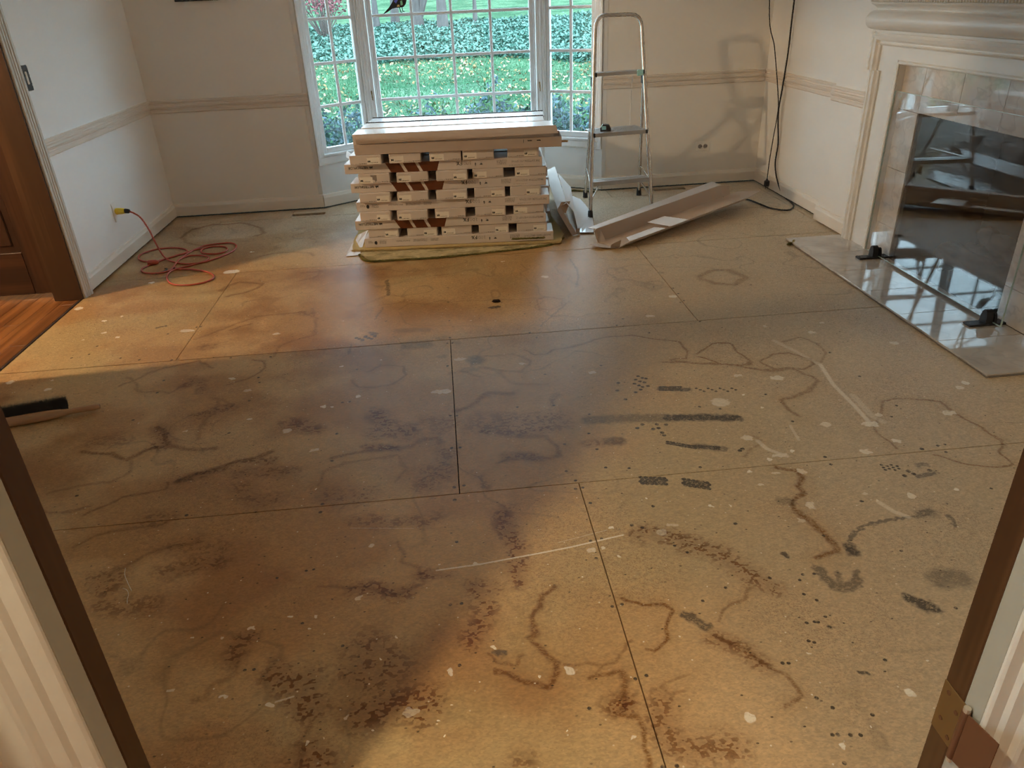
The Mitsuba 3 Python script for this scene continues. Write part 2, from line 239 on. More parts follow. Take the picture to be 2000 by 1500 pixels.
SPECK=[(0.9,0.035,[[0.182,-0.101],[0.177,-0.264],[0.183,-0.366],[0.196,-0.426]]),(0.7,0.045,[[0.115,-0.449],[0.088,-0.492],[0.062,-0.528]]),(0.8,0.04,[[0.552,-0.303],[0.613,-0.296],[0.7,-0.357],[0.767,-0.39],[0.8,-0.469],[0.828,-0.536]]),(0.9,0.03,[[0.385,-0.862],[0.364,-0.864]]),(0.7,0.04,[[0.473,-0.869],[0.449,-0.922],[0.456,-0.966],[0.497,-0.984],[0.591,-0.979]]),(0.7,0.03,[[0.63,-0.685],[0.679,-0.737],[0.717,-0.786]]),(0.6,0.03,[[0.135,-0.963],[0.119,-0.973]]),(1.0,0.05,[[-0.429,-0.675],[-0.375,-0.703],[-0.335,-0.688]]),(1.0,0.05,[[-0.364,-0.72],[-0.349,-0.762],[-0.327,-0.745]]),(0.8,0.04,[[-0.526,-0.539],[-0.555,-0.564],[-0.555,-0.604]]),(0.9,0.035,[[-0.252,-0.411],[-0.205,-0.397],[-0.131,-0.414]]),(0.9,0.03,[[-0.083,-0.357],[-0.013,-0.367]]),(1.0,0.06,[[-0.181,-0.784],[-0.129,-0.771],[-0.087,-0.786]]),(0.8,0.08,[[-0.209,-0.673],[-0.159,-0.641],[-0.191,-0.614]]),(0.9,0.05,[[-0.237,-0.791],[-0.168,-0.795]]),(0.9,0.05,[[-0.341,-0.873],[-0.306,-0.903],[-0.325,-0.929]]),(0.9,0.04,[[0.063,-0.435],[0.097,-0.507],[0.035,-0.621]]),(0.5,0.05,[[-0.831,-0.141],[-0.779,-0.14],[-0.702,-0.176]]),(0.6,0.05,[[-0.809,-0.246],[-0.762,-0.237],[-0.68,-0.241]]),(0.6,0.03,[[-0.295,-0.092],[-0.224,-0.085],[-0.178,-0.119],[-0.057,-0.119]]),(0.9,0.03,[[0.127,0.371],[0.23,0.342],[0.365,0.358]]),(0.7,0.09,[[0.144,0.421],[0.277,0.411],[0.398,0.405]]),(0.8,0.03,[[0.19,0.181],[0.24,0.185],[0.3,0.164]]),(0.6,0.04,[[-0.051,0.143],[-0.075,0.063],[-0.009,0.157]]),(0.5,0.05,[[-0.07,0.469],[0.018,0.468],[-0.03,0.41]]),(0.5,0.02,[[0.443,0.61],[0.403,0.528]]),(0.5,0.03,[[0.504,0.248],[0.617,0.229]]),(0.6,0.03,[[0.092,0.088],[0.119,0.043]]),(0.8,0.05,[[-0.598,0.54],[-0.491,0.484]]),(0.9,0.06,[[-0.266,0.555],[-0.238,0.473]]),(0.9,0.06,[[-0.266,0.432],[-0.159,0.415]]),(0.9,0.025,[[-0.289,0.337],[-0.185,0.306]]),(0.8,0.05,[[-0.974,0.69],[-0.883,0.707]]),(0.9,0.05,[[-1.099,0.584],[-1.057,0.548],[-1.045,0.459]]),(0.8,0.03,[[-0.915,0.217],[-0.804,0.261],[-0.671,0.291],[-0.6,0.293]]),(0.6,0.05,[[-0.679,0.133],[-0.655,0.083],[-0.587,0.04],[-0.558,0.057]]),(0.6,0.05,[[-0.402,0.067],[-0.344,0.025],[-0.267,0.047]]),(0.6,0.05,[[-0.956,0.01],[-0.903,0.003]]),(0.6,0.04,[[-0.683,0.217],[-0.603,0.229],[-0.517,0.216]]),(0.7,0.03,[[-1.118,0.941],[-1.075,1.0],[-1.013,0.895]]),(0.6,0.04,[[-0.082,0.16],[-0.027,0.102],[0.004,0.249]]),(0.5,0.05,[[-1.313,0.531],[-1.208,0.528]]),(0.6,0.03,[[-0.295,-0.089],[-0.155,-0.12],[-0.042,-0.106]]),(0.5,0.04,[[-1.129,1.338],[-1.093,1.343]]),(0.5,0.04,[[-0.717,1.706],[-0.683,1.685]]),(0.7,0.05,[[-1.012,-0.237],[-0.969,-0.295],[-0.967,-0.221]]),(0.6,0.05,[[-0.959,-0.357],[-0.884,-0.377],[-0.823,-0.376]])]
BLACK=[(0.9,0.028,[[0.822,0.356],[0.953,0.339],[1.068,0.315]]),(0.5,0.035,[[0.531,0.389],[0.665,0.38],[0.809,0.359]]),(0.6,0.045,[[0.138,0.989],[0.142,0.97]]),(0.85,0.02,[[0.257,1.581],[0.285,1.583]]),(0.8,0.018,[[0.86,0.586],[0.907,0.572],[0.961,0.558]]),(0.5,0.02,[[0.866,0.153],[0.951,0.122]]),(0.45,0.03,[[0.579,0.235],[0.61,0.23]]),(0.85,0.022,[[1.12,-0.424],[1.121,-0.443]]),(0.6,0.008,[[1.132,-0.402],[1.157,-0.374],[1.216,-0.335],[1.304,-0.325],[1.389,-0.321]]),(0.6,0.02,[[1.407,-0.31],[1.43,-0.309]]),(0.8,0.011,[[0.932,-0.425],[0.935,-0.435]]),(0.6,0.01,[[1.498,-0.132],[1.564,-0.122]]),(0.5,0.012,[[1.535,-0.071],[1.564,-0.074]]),(0.4,0.02,[[1.023,-0.189],[1.048,-0.198]]),(0.6,0.018,[[0.996,-0.494],[0.998,-0.532],[1.012,-0.571],[1.045,-0.571],[1.077,-0.553]]),(0.5,0.012,[[1.036,-0.523],[1.031,-0.56]]),(0.6,0.012,[[1.087,-0.521],[1.073,-0.566]]),(0.85,0.018,[[1.17,-0.632],[1.195,-0.649],[1.215,-0.668]]),(0.85,0.022,[[1.19,-0.657],[1.212,-0.672]]),(0.5,0.04,[[1.291,-0.578],[1.321,-0.573],[1.343,-0.581]]),(0.9,0.009,[[0.929,-0.696],[0.93,-0.697]]),(0.8,0.007,[[0.935,-0.838],[0.945,-0.842]]),(0.3,0.03,[[1.408,-0.312],[1.431,-0.312]]),(0.75,0.016,[[0.589,-0.607],[0.608,-0.628],[0.63,-0.658]]),(0.6,0.015,[[-0.346,1.37],[-0.32,1.353]]),(0.4,0.03,[[-0.208,1.369],[-0.08,1.357]]),(0.35,0.05,[[-0.155,1.192],[-0.089,1.191]]),(0.6,0.012,[[-0.304,2.107],[-0.285,1.872]]),(0.4,0.006,[[0.774,2.272],[0.785,2.087],[0.771,1.948],[0.732,1.79]]),(0.35,0.006,[[0.659,1.59],[0.471,1.301]]),(0.4,0.006,[[-0.305,1.696],[-0.337,1.536]]),(0.4,0.006,[[-0.425,1.254],[-0.432,1.142]]),(0.7,0.01,[[-1.436,1.642],[-1.395,1.655]]),(0.7,0.012,[[0.103,-0.665],[0.113,-0.672]]),(0.5,0.008,[[1.476,-0.328],[1.463,-0.382]])]
SCRAPE=[(0.5,0.01,[[1.565,0.676],[1.534,0.503],[1.532,0.399],[1.53,0.315],[1.522,0.197]]),(0.25,0.012,[[1.476,0.94],[1.517,0.827],[1.565,0.676]]),(0.25,0.015,[[1.565,0.408],[1.555,0.257],[1.572,0.202]]),(0.7,0.0035,[[-0.043,-0.352],[0.083,-0.344],[0.165,-0.333],[0.239,-0.324],[0.345,-0.309],[0.505,-0.278]]),(0.3,0.002,[[0.312,-0.284],[0.463,-0.249]]),(0.4,0.01,[[1.086,0.152],[1.096,0.098],[1.143,0.045]]),(0.4,0.01,[[1.311,-0.242],[1.329,-0.29],[1.356,-0.32]]),(0.5,0.003,[[-0.417,-0.743],[-0.378,-0.733]]),(0.3,0.002,[[-0.303,-0.126],[-0.111,-0.156]]),(0.3,0.006,[[1.238,0.232],[1.227,0.135]])]
BLOT=[(0.7,1.344,0.591,0.0355,0.0282),(0.8,1.507,0.194,0.0133,0.0215),(0.7,1.413,0.032,0.0212,0.0134),(0.95,1.175,0.072,0.0102,0.0121),(0.95,1.081,0.031,0.0102,0.0112),(0.95,0.988,-0.025,0.0081,0.0108),(1,0.801,-0.181,0.0081,0.0095),(0.6,1.099,-0.228,0.0173,0.0188),(0.75,1.423,-0.223,0.0151,0.0197),(0.7,2.037,0.43,0.0202,0.0194),(0.6,1.992,0.396,0.0163,0.0166),(0.7,1.836,0.223,0.0304,0.0211),(0.8,0.86,-0.188,0.0073,0.0076),(0.5,1.067,-0.044,0.0173,0.0108),(0.9,1.573,-0.215,0.0073,0.0086),(0.9,1.195,0.372,0.0082,0.0098),(1,1.157,0.482,0.0081,0.0085),(0.5,1.053,0.438,0.0132,0.0496),(0.4,0.623,-0.282,0.0214,0.0247),(0.4,0.659,-0.254,0.0202,0.0126),(0.9,0.617,-0.111,0.0051,0.0082),(0.5,0.997,-0.099,0.0122,0.0121),(0.7,1.544,0.078,0.0153,0.0175),(0.5,1.056,0.175,0.0243,0.0238),(0.6,1.122,0.054,0.0354,0.0134),(0.6,1.154,-0.048,0.011,0.021),(0.4,1.038,-0.289,0.0112,0.0166),(0.8,0.472,-0.368,0.0091,0.0092),(0.5,1.199,0.641,0.0202,0.0162),(0.5,1.292,-0.193,0.0132,0.0125),(0.6,0.685,-0.135,0.0041,0.0041),(0.6,1.365,0.217,0.0081,0.0259),(0.6,1.58,0.252,0.0071,0.0189),(0.5,1.5,1.099,0.0163,0.0171),(0.6,1.675,0.992,0.0204,0.0166),(0.5,1.971,0.818,0.0153,0.0278),(0.6,1.773,1.089,0.0143,0.0112),(1,1.015,-0.906,0.0092,0.0197),(1,0.803,-1.011,0.006,0.0094),(0.7,1.425,-0.221,0.0161,0.0197),(0.5,1.102,-0.224,0.0163,0.0219),(0.9,1.574,-0.216,0.0091,0.0081),(0.9,1.106,-0.824,0.0041,0.005),(0.9,0.883,-0.975,0.004,0.0032),(0.9,1.041,-0.949,0.004,0.0036),(0.7,1.53,0.194,0.0243,0.0264),(0.7,1.548,0.077,0.0112,0.0197),(0.7,1.416,0.025,0.0192,0.0148),(0.9,1.174,0.072,0.0112,0.0143),(0.9,1.081,0.032,0.0112,0.0121),(0.6,1.838,0.224,0.0243,0.023),(0.7,1.306,-0.236,0.0071,0.0072),(0.8,0.843,-0.768,0.0051,0.0067),(0.6,0.401,-0.332,0.0173,0.0175),(0.9,0.481,-0.239,0.011,0.0092),(0.7,0.471,-0.367,0.0092,0.0112),(0.8,0.269,-0.742,0.0181,0.0173),(0.9,0.638,-0.921,0.0171,0.0175),(0.9,0.196,-0.751,0.004,0.0081),(1,0.237,-0.899,0.004,0.0041),(1,-0.034,-0.881,0.0041,0.005),(0.8,0.268,-0.373,0.0041,0.0041),(0.9,0.355,-0.438,0.003,0.002),(0.8,0.38,-0.536,0.0051,0.0061),(0.8,0.092,-0.649,0.0061,0.0071),(0.8,0.375,-0.934,0.0051,0.0082),(0.6,-0.014,-0.709,0.0122,0.013),(0.7,-0.015,-0.802,0.004,0.005),(0.9,-0.042,-0.841,0.0041,0.004),(0.7,0.438,-0.326,0.0071,0.0071),(0.8,0.556,-0.675,0.004,0.0041),(0.8,-0.426,-0.476,0.012,0.0071),(0.7,-0.522,-0.503,0.0151,0.0082),(0.8,-0.544,-0.711,0.0132,0.0071),(0.8,-0.429,-0.748,0.0141,0.0092),(0.6,-0.229,-0.215,0.0122,0.013),(0.3,-0.103,-0.811,0.0242,0.015),(0.8,-0.327,-0.862,0.006,0.0041),(0.8,-0.188,-0.844,0.0032,0.004),(0.6,-0.667,-0.517,0.0061,0.0032),(0.6,-0.589,-0.524,0.0061,0.0032),(0.6,-0.673,-0.675,0.0112,0.0054),(0.8,-0.36,-0.484,0.0071,0.002),(0.8,-0.373,-0.523,0.0061,0.0032),(0.6,-0.253,-0.431,0.0132,0.011),(0.9,-0.148,-0.583,0.002,0.003),(0.9,-0.181,-0.649,0.004,0.0032),(0.8,-0.293,-0.854,0.003,0.003),(0.7,-0.252,-0.748,0.0051,0.0041),(0.5,-0.25,-0.806,0.0091,0.0061),(0.9,-0.037,-0.33,0.0051,0.004),(0.8,0.074,-0.342,0.0202,0.0061),(0.9,-0.483,0.664,0.0132,0.0151),(0.9,-0.449,0.654,0.0073,0.0091),(0.6,-0.598,0.495,0.0102,0.0253),(0.6,-0.476,0.346,0.0222,0.0161),(0.7,-0.911,0.987,0.0182,0.0143),(0.5,-0.019,0.714,0.0426,0.021),(0.4,-0.82,0.862,0.0194,0.0194),(0.9,-1.747,1.791,0.0102,0.0158),(0.9,-1.677,1.838,0.0091,0.013),(0.9,-1.602,1.558,0.01,0.0139),(0.9,-1.965,2.012,0.0143,0.0247),(0.8,-0.451,1.019,0.0092,0.0081),(0.8,-0.351,0.727,0.0122,0.014),(0.7,-0.759,0.613,0.0132,0.0132),(0.6,-0.985,0.558,0.0122,0.0095),(0.9,-0.436,0.098,0.0051,0.0061),(0.8,-0.279,1.056,0.0071,0.0081),(0.5,-1.192,0.657,0.0091,0.0108),(0.6,-0.806,1.445,0.0204,0.0182),(0.6,-1.26,1.569,0.0428,0.0168),(0.8,-0.496,1.548,0.0051,0.0081),(0.9,-1.751,1.794,0.0122,0.0152),(0.9,-1.676,1.84,0.0112,0.0126),(0.8,-1.688,1.627,0.0124,0.0149),(0.8,-1.599,1.555,0.0122,0.0139),(0.9,-1.965,2.009,0.0133,0.0336),(0.6,-1.759,1.556,0.0102,0.0117),(0.9,-1.693,2.362,0.0226,0.019),(0.9,-1.218,2.851,0.0184,0.0153),(0.7,-1.255,2.468,0.0624,0.0451),(0.5,-1.277,1.575,0.0335,0.0177),(0.8,-1.9,1.124,0.0224,0.0264),(0.7,-1.695,1.019,0.0222,0.0175),(0.9,-1.719,1.111,0.0091,0.0108),(0.9,0.376,2.304,0.0153,0.013),(0.6,0.587,1.985,0.0214,0.0294),(0.8,0.139,1.43,0.0092,0.007),(0.8,0.261,1.399,0.0051,0.007),(0.5,1.011,1.317,0.0296,0.0177),(0.5,0.339,0.907,0.0141,0.0171),(0.4,0.071,1.001,0.0316,0.018),(0.5,0.62,0.77,0.0224,0.0143),(0.7,1.195,1.55,0.0277,0.026),(0.6,-0.005,0.71,0.0365,0.027),(0.8,1.157,0.479,0.0091,0.0085)]
DOTS=[(0.033,1.242,0.0065),(0.044,1.179,0.0065),(0.019,1.18,0.0065),(0.016,0.944,0.0065),(0.017,0.509,0.0065),(0.042,0.505,0.0065),(0.016,0.279,0.0065),(0.046,0.276,0.0065),(0.018,0.038,0.0065),(0.05,0.043,0.0065),(0.017,-0.032,0.0065),(0.431,-0.028,0.0065),(0.407,-0.032,0.0065),(0.44,-0.112,0.0065),(0.415,0.015,0.0065),(0.409,1.228,0.0065),(0.435,1.167,0.0065),(0.828,1.236,0.0065),(0.875,1.309,0.0065),(1.225,1.206,0.0065),(0.825,1.384,0.0065),(0.957,1.124,0.0065),(0.039,1.918,0.0065),(0.035,1.701,0.0065),(0.669,0.83,0.0065),(0.541,0.431,0.0065),(0.513,0.295,0.0065),(0.415,0.238,0.0065),(0.521,0.188,0.0065),(0.419,0.521,0.0065),(0.277,0.531,0.0065),(0.421,0.789,0.0065),(1.232,1.483,0.0065),(1.207,1.463,0.0065),(1.233,1.581,0.0065),(1.229,1.663,0.0065),(1.135,1.704,0.0065),(1.643,1.632,0.0065),(0.411,1.465,0.0065),(0.034,1.45,0.0065),(0.604,0.057,0.0065),(0.528,0.073,0.0065),(0.394,0.072,0.0065),(0.629,-0.001,0.009),(0.644,-0.004,0.009),(0.659,-0.008,0.009),(0.673,-0.011,0.009),(0.688,-0.014,0.009),(0.702,-0.018,0.009),(0.632,-0.013,0.009),(0.647,-0.016,0.009),(0.661,-0.019,0.009),(0.676,-0.023,0.009),(0.691,-0.026,0.009),(0.705,-0.029,0.009),(0.624,-0.023,0.009),(0.638,-0.026,0.009),(0.653,-0.029,0.009),(0.667,-0.032,0.009),(0.682,-0.036,0.009),(0.696,-0.039,0.009),(0.627,-0.034,0.009),(0.641,-0.037,0.009),(0.656,-0.041,0.009),(0.67,-0.044,0.009),(0.685,-0.047,0.009),(0.699,-0.05,0.009),(0.764,-0.032,0.009),(0.777,-0.038,0.009),(0.791,-0.045,0.009),(0.804,-0.051,0.009),(0.818,-0.057,0.009),(0.831,-0.063,0.009),(0.766,-0.044,0.009),(0.78,-0.05,0.009),(0.793,-0.056,0.009),(0.807,-0.062,0.009),(0.82,-0.068,0.009),(0.833,-0.074,0.009),(0.757,-0.053,0.009),(0.771,-0.06,0.009),(0.784,-0.066,0.009),(0.798,-0.072,0.009),(0.811,-0.078,0.009),(0.824,-0.084,0.009),(0.76,-0.065,0.009),(0.773,-0.071,0.009),(0.786,-0.077,0.009),(0.8,-0.083,0.009),(0.813,-0.089,0.009),(0.826,-0.095,0.009),(0.776,0.196,0.008),(0.786,0.191,0.008),(0.795,0.186,0.008),(0.805,0.181,0.008),(0.814,0.176,0.008),(0.823,0.171,0.008),(0.833,0.166,0.008),(0.842,0.161,0.008),(0.851,0.156,0.008),(0.86,0.151,0.008),(0.773,0.186,0.008),(0.783,0.181,0.008),(0.792,0.176,0.008),(0.801,0.171,0.008),(0.811,0.166,0.008),(0.82,0.161,0.008),(0.829,0.156,0.008),(0.839,0.151,0.008),(0.848,0.146,0.008),(0.857,0.141,0.008),(0.867,0.156,0.008),(0.875,0.153,0.008),(0.883,0.151,0.008),(0.891,0.148,0.008),(0.899,0.146,0.008),(0.907,0.143,0.008),(0.915,0.141,0.008),(0.923,0.138,0.008),(0.931,0.136,0.008),(0.939,0.133,0.008),(0.863,0.146,0.008),(0.871,0.143,0.008),(0.88,0.141,0.008),(0.888,0.138,0.008),(0.896,0.136,0.008),(0.904,0.133,0.008),(0.912,0.131,0.008),(0.92,0.128,0.008),(0.928,0.126,0.008),(0.936,0.123,0.008),(0.863,0.598,0.008),(0.873,0.596,0.008),(0.882,0.595,0.008),(0.892,0.593,0.008),(0.902,0.591,0.008),(0.912,0.59,0.008),(0.922,0.588,0.008),(0.931,0.586,0.008),(0.941,0.585,0.008),(0.859,0.585,0.008),(0.869,0.583,0.008),(0.879,0.582,0.008),(0.888,0.58,0.008),(0.898,0.578,0.008),(0.908,0.576,0.008),(0.918,0.575,0.008),(0.927,0.573,0.008),(0.937,0.571,0.008),(0.855,0.572,0.008),(0.865,0.57,0.008),(0.875,0.568,0.008),(0.885,0.567,0.008),(0.894,0.565,0.008),(0.904,0.563,0.008),(0.914,0.562,0.008),(0.923,0.56,0.008),(0.933,0.558,0.008),(0.998,0.562,0.007),(1.01,0.548,0.007),(1.021,0.534,0.007),(1.044,0.554,0.007),(1.055,0.54,0.007),(1.066,0.526,0.007),(1.09,0.546,0.007),(1.101,0.532,0.007),(1.111,0.518,0.007),(1.135,0.538,0.007),(1.146,0.524,0.007),(0.798,0.705,0.009),(0.781,0.676,0.009),(0.812,0.686,0.009),(0.825,0.679,0.009),(0.794,0.658,0.009),(0.81,0.647,0.009),(0.768,0.643,0.009),(0.705,0.66,0.009),(0.782,0.625,0.009),(0.793,0.61,0.009),(0.687,0.598,0.009),(0.702,0.521,0.009),(0.816,0.614,0.009),(0.78,0.589,0.009),(0.755,0.571,0.009),(0.77,0.291,0.009),(0.774,0.259,0.009),(0.749,0.288,0.009),(0.803,0.311,0.009),(0.776,0.24,0.009),(0.771,0.317,0.009),(0.694,0.304,0.009),(0.719,0.325,0.009),(1.074,-0.365,0.0055),(0.976,-0.512,0.0055),(0.928,-0.529,0.0055),(0.945,-0.51,0.0055),(0.879,-0.677,0.0055),(0.9,-0.676,0.0055),(0.908,-0.678,0.0055),(0.934,-0.663,0.0055),(0.858,-0.733,0.0055),(0.869,-0.739,0.0055),(0.802,-0.892,0.0055),(0.825,-0.921,0.0055),(0.83,-0.99,0.0055),(0.851,-0.993,0.0055),(0.804,-0.986,0.0055),(0.793,-0.985,0.0055),(1.007,-0.812,0.0055),(1.268,-0.68,0.0055),(1.67,-0.016,0.0055),(1.667,0.027,0.0055),(1.695,0.03,0.0055),(0.901,-0.949,0.0055),(0.916,-0.581,0.0055),(0.939,-0.606,0.0055),(1.263,-0.229,0.0055),(0.853,-0.511,0.0055),(1.254,-0.458,0.0055),(1.682,-0.226,0.0055),(0.786,-1.05,0.0055),(0.768,-0.789,0.0055),(0.782,-0.791,0.0055),(1.264,0.02,0.0055),(1.263,-0.025,0.0055),(0.017,-0.238,0.0055),(0.022,-0.49,0.0055),(0.009,-0.694,0.0055),(0.542,-0.237,0.0055),(0.57,-0.254,0.0055),(0.44,-0.285,0.0055),(0.406,-0.29,0.0055),(0.407,-0.366,0.0055),(0.439,-0.551,0.0055),(0.412,-0.555,0.0055),(0.415,-0.788,0.0055),(0.443,-0.782,0.0055),(0.446,-1.013,0.0055),(0.417,-1.012,0.0055),(0.649,-0.568,0.0055),(0.724,-0.53,0.0055),(0.847,-0.276,0.0055),(0.294,-0.853,0.0055),(0.64,-0.346,0.0055),(0.667,-0.379,0.0055),(-0.008,-0.49,0.0055),(-0.411,-0.301,0.005),(-0.391,-0.298,0.005),(0.021,-0.49,0.005),(-0.392,-0.503,0.005),(-0.487,-0.64,0.005),(-0.509,-0.639,0.005),(-0.279,-0.594,0.005),(-0.489,-0.319,0.005),(-0.832,0.017,0.005),(-0.408,-0.032,0.005),(0.016,-0.237,0.005),(-0.832,0.018,0.007),(-0.405,0.012,0.007),(-0.406,-0.031,0.007),(-0.404,0.262,0.007),(0.018,0.039,0.007),(0.018,-0.031,0.007),(0.015,0.278,0.007),(-0.799,0.975,0.007),(-0.784,0.926,0.007),(-0.794,0.768,0.007),(-0.411,0.686,0.007),(-0.382,0.688,0.007),(-1.212,1.235,0.007),(-1.24,1.229,0.007),(-1.211,1.612,0.007),(-1.231,1.61,0.007),(-0.787,1.181,0.007),(-0.97,1.204,0.007),(-1.489,1.296,0.007),(-1.393,1.259,0.007),(-1.659,1.367,0.007),(-1.727,1.341,0.007),(-1.21,1.02,0.007),(-1.202,0.906,0.007),(-0.407,0.445,0.007),(-0.816,0.517,0.007),(-1.224,0.683,0.007),(-1.235,0.184,0.007),(-0.378,0.979,0.007),(0.015,0.943,0.007),(-0.279,1.503,0.007),(-1.353,1.549,0.007),(-1.657,1.459,0.007),(-0.41,1.322,0.011),(-0.395,1.309,0.011),(-0.379,1.297,0.011),(-0.379,1.287,0.011),(-0.368,1.333,0.011),(-0.367,1.323,0.011),(-0.351,1.31,0.011),(-0.336,1.298,0.011),(-0.339,1.347,0.011),(-0.324,1.334,0.011),(-0.323,1.324,0.011),(1.266,0.02,0.0065),(1.264,-0.025,0.0065),(1.67,-0.015,0.0065),(1.667,0.026,0.0065),(1.261,-0.228,0.0065),(0.845,-0.276,0.0065),(0.541,-0.238,0.0065),(0.569,-0.253,0.0065),(0.838,0.026,0.0065),(1.245,0.469,0.0065),(1.259,0.258,0.0065),(1.62,0.233,0.0065),(1.682,0.305,0.0065),(1.668,0.55,0.0065),(1.657,0.779,0.0065),(0.955,1.123,0.0065),(0.964,0.418,0.0065),(1.035,0.39,0.0065),(0.628,-0.157,0.0065),(1.422,-0.053,0.006),(1.421,-0.068,0.006),(1.42,-0.082,0.006),(1.437,-0.063,0.006),(1.436,-0.078,0.006),(1.453,-0.058,0.006),(1.452,-0.073,0.006),(1.45,-0.087,0.006),(1.468,-0.068,0.006),(1.466,-0.082,0.006),(1.487,-0.1,0.009),(1.495,-0.117,0.009),(1.556,-0.106,0.009),(1.462,-0.122,0.009),(1.604,0.016,0.009),(1.002,0.102,0.009),(1.015,0.111,0.009)]

def _capsules():
    C = []
    for kind, L in ((0, TIDE_AND_BEAM), (1, SPECK), (2, BLACK), (3, SCRAPE)):
        for a, w, pts in L:
            for p, q in zip(pts[:-1], pts[1:]): C.append((p[0], p[1], q[0], q[1], w, a, kind))
    for a, x, y, rx, ry in BLOT:
        rx, ry = rx*.85, ry*.8; h = max(rx-ry, 0); C.append((x-h, y, x+h, y, max(ry, .003), a*.9, 4))
    for x, y, r in DOTS: C.append((x, y, x, y, r, .88, 5))
    return np.array(C)
CAPS = _capsules()
GX0, GY0, CELL, NX, NY = -2.2, -1.3, .05, 98, 114
_lists = [[] for _ in range(NX*NY)]
for i, (ax, ay, bx_, by_, w, a, k) in enumerate(CAPS):
    reach = w*(5.0 if k == 0 else 1.5)+(.03 if k < 2 else .007)
    for gx in range(max(0, int((min(ax, bx_)-reach-GX0)//CELL)), min(NX-1, int((max(ax, bx_)+reach-GX0)//CELL))+1):
        for gy in range(max(0, int((min(ay, by_)-reach-GY0)//CELL)), min(NY-1, int((max(ay, by_)+reach-GY0)//CELL))+1):
            c = np.array([GX0+(gx+.5)*CELL, GY0+(gy+.5)*CELL]); d = np.array([bx_-ax, by_-ay]); t = np.clip(((c-[ax, ay])@d)/max(d@d, 1e-9), 0, 1)
            if np.linalg.norm(c-[ax, ay]-t*d) < reach*.999+CELL*.71: _lists[gx*NY+gy].append(i)
KMAX = max(map(len, _lists))
_tab = np.full((NX*NY, KMAX), len(CAPS))
for i, l in enumerate(_lists): _tab[i, :len(l)] = l
_CA = np.vstack([CAPS, [[99, 99, 99, 99, .001, 0, 9]]])
TAB = mi.UInt32(_tab.ravel().astype(np.uint32)); COLS = [mi.Float(np.ascontiguousarray(_CA[:, j]).astype(np.float32)) for j in range(7)]
def floor_fn(p, n, uv):
    x, y = p.x, p.y
    w1, w2 = fbm(x*7+5, y*7, 0, 4)-.5, fbm(x*7, y*7+9, 3, 4)-.5
    wx, wy = x+w1*.075, y+w2*.075
    fx, fy = x+.006*(noise(x*90, y*90)-.5)*2, y+.006*(noise(x*90+7, y*90+3)-.5)*2
    gx, gy = dr.clip(dr.floor((x-GX0)/CELL), 0, NX-1), dr.clip(dr.floor((y-GY0)/CELL), 0, NY-1)
    base = mi.UInt32(gx*NY+gy)*KMAX
    tide, halo, spk, blk, wht = (mi.Float(0) for _ in range(5))
    for k in range(KMAX):
        i = dr.gather(mi.UInt32, TAB, base+k)
        ax, ay, bx_, by_, w, a, kind = (dr.gather(mi.Float, c, i) for c in COLS)
        soft = kind < 1.5; hard = (kind > 4.5) | ((kind > 2.5) & (kind < 3.5))
        qx, qy = dr.select(soft, wx, dr.select(hard, x, fx)), dr.select(soft, wy, dr.select(hard, y, fy))
        dx, dy = bx_-ax, by_-ay
        t = dr.clip(((qx-ax)*dx+(qy-ay)*dy)/(dx*dx+dy*dy+1e-9), 0, 1)
        d = dr.sqrt(dr.square(qx-ax-t*dx)+dr.square(qy-ay-t*dy))/w
        g = a*dr.select(kind > 3.5, smoothstep(1.0, .72, d), smoothstep(1.25, .45, d))
        tide = dr.maximum(tide, dr.select(kind < .5, a*smoothstep(1.1, .1, d), 0)); halo = dr.maximum(halo, dr.select(kind < .5, a*smoothstep(5., .5, d), 0))
        spk = dr.maximum(spk, dr.select((kind > .5) & soft, a*smoothstep(1.5, .1, d), 0))
        blk = dr.maximum(blk, dr.select((kind > 1.5) & (kind < 2.5) | (kind > 4.5), g, 0))
        wht = dr.maximum(wht, dr.select((kind > 2.5) & (kind < 4.5), g, 0))
    # chips of the particle board
    c1, c2, cr = voronoi(x*170+fbm(x*40, y*40)*2, y*300)
    chip = .90+.22*cr; grain = fbm(x*95, y*140, 0, 3)
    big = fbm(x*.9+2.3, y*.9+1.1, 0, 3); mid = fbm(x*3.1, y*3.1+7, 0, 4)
    col = mix((.42, .262, .112), (.47, .308, .148), smoothstep(.3, .7, big))
    col = mix(col, (.375, .278, .138), smoothstep(.5, .72, fbm(x*1.3+8, y*1.3+3, 0, 3))*.7)
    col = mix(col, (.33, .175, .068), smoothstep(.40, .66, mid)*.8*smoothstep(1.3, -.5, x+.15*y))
    col = mix(col, (.47, .375, .265), smoothstep(.2, 1.5, x-.10*y)*.75)  # paler towards the right, daylight put into the board colour
    col = mix(col, (.46, .385, .30), smoothstep(2.5, 3.3, y)*.6)  # whiter near the window, its reflected light put into the colour
    dark_left = smoothstep(.44, .62, fbm(x*2.1+20, y*2.6+4, 0, 4))*smoothstep(1.0, -.5, x)  # broad darker patches, stronger towards the left
    col = mix(col, col*mi.Color3f(.72, .57, .40), dark_left*.7)
    col = col*chip*(.87+.26*grain)
    # old water marks that follow the level lines of a noise
    lv = fbm(x*1.7+11, y*1.7-3, 0, 4); ln = dr.abs(lv*6-dr.floor(lv*6)-.5)
    col = col*(1-.20*smoothstep(.06, .0, ln)*smoothstep(.42, .6, noise(x*1.9, y*1.9+5)))
    fine = noise(x*260, y*420)*.6+noise(x*120, y*150)*.4
    flk = noise(x*75, y*95)*.55+noise(x*170+3, y*210)*.45
    bits = smoothstep(.50, .60, flk+.25*(mid-.5))
    rust = mi.Color3f(.40, .26, .13)
    col = mix(col, col*rust*1.15, dr.minimum(1., tide*1.25)*(.5+.5*smoothstep(.3, .6, fine)))
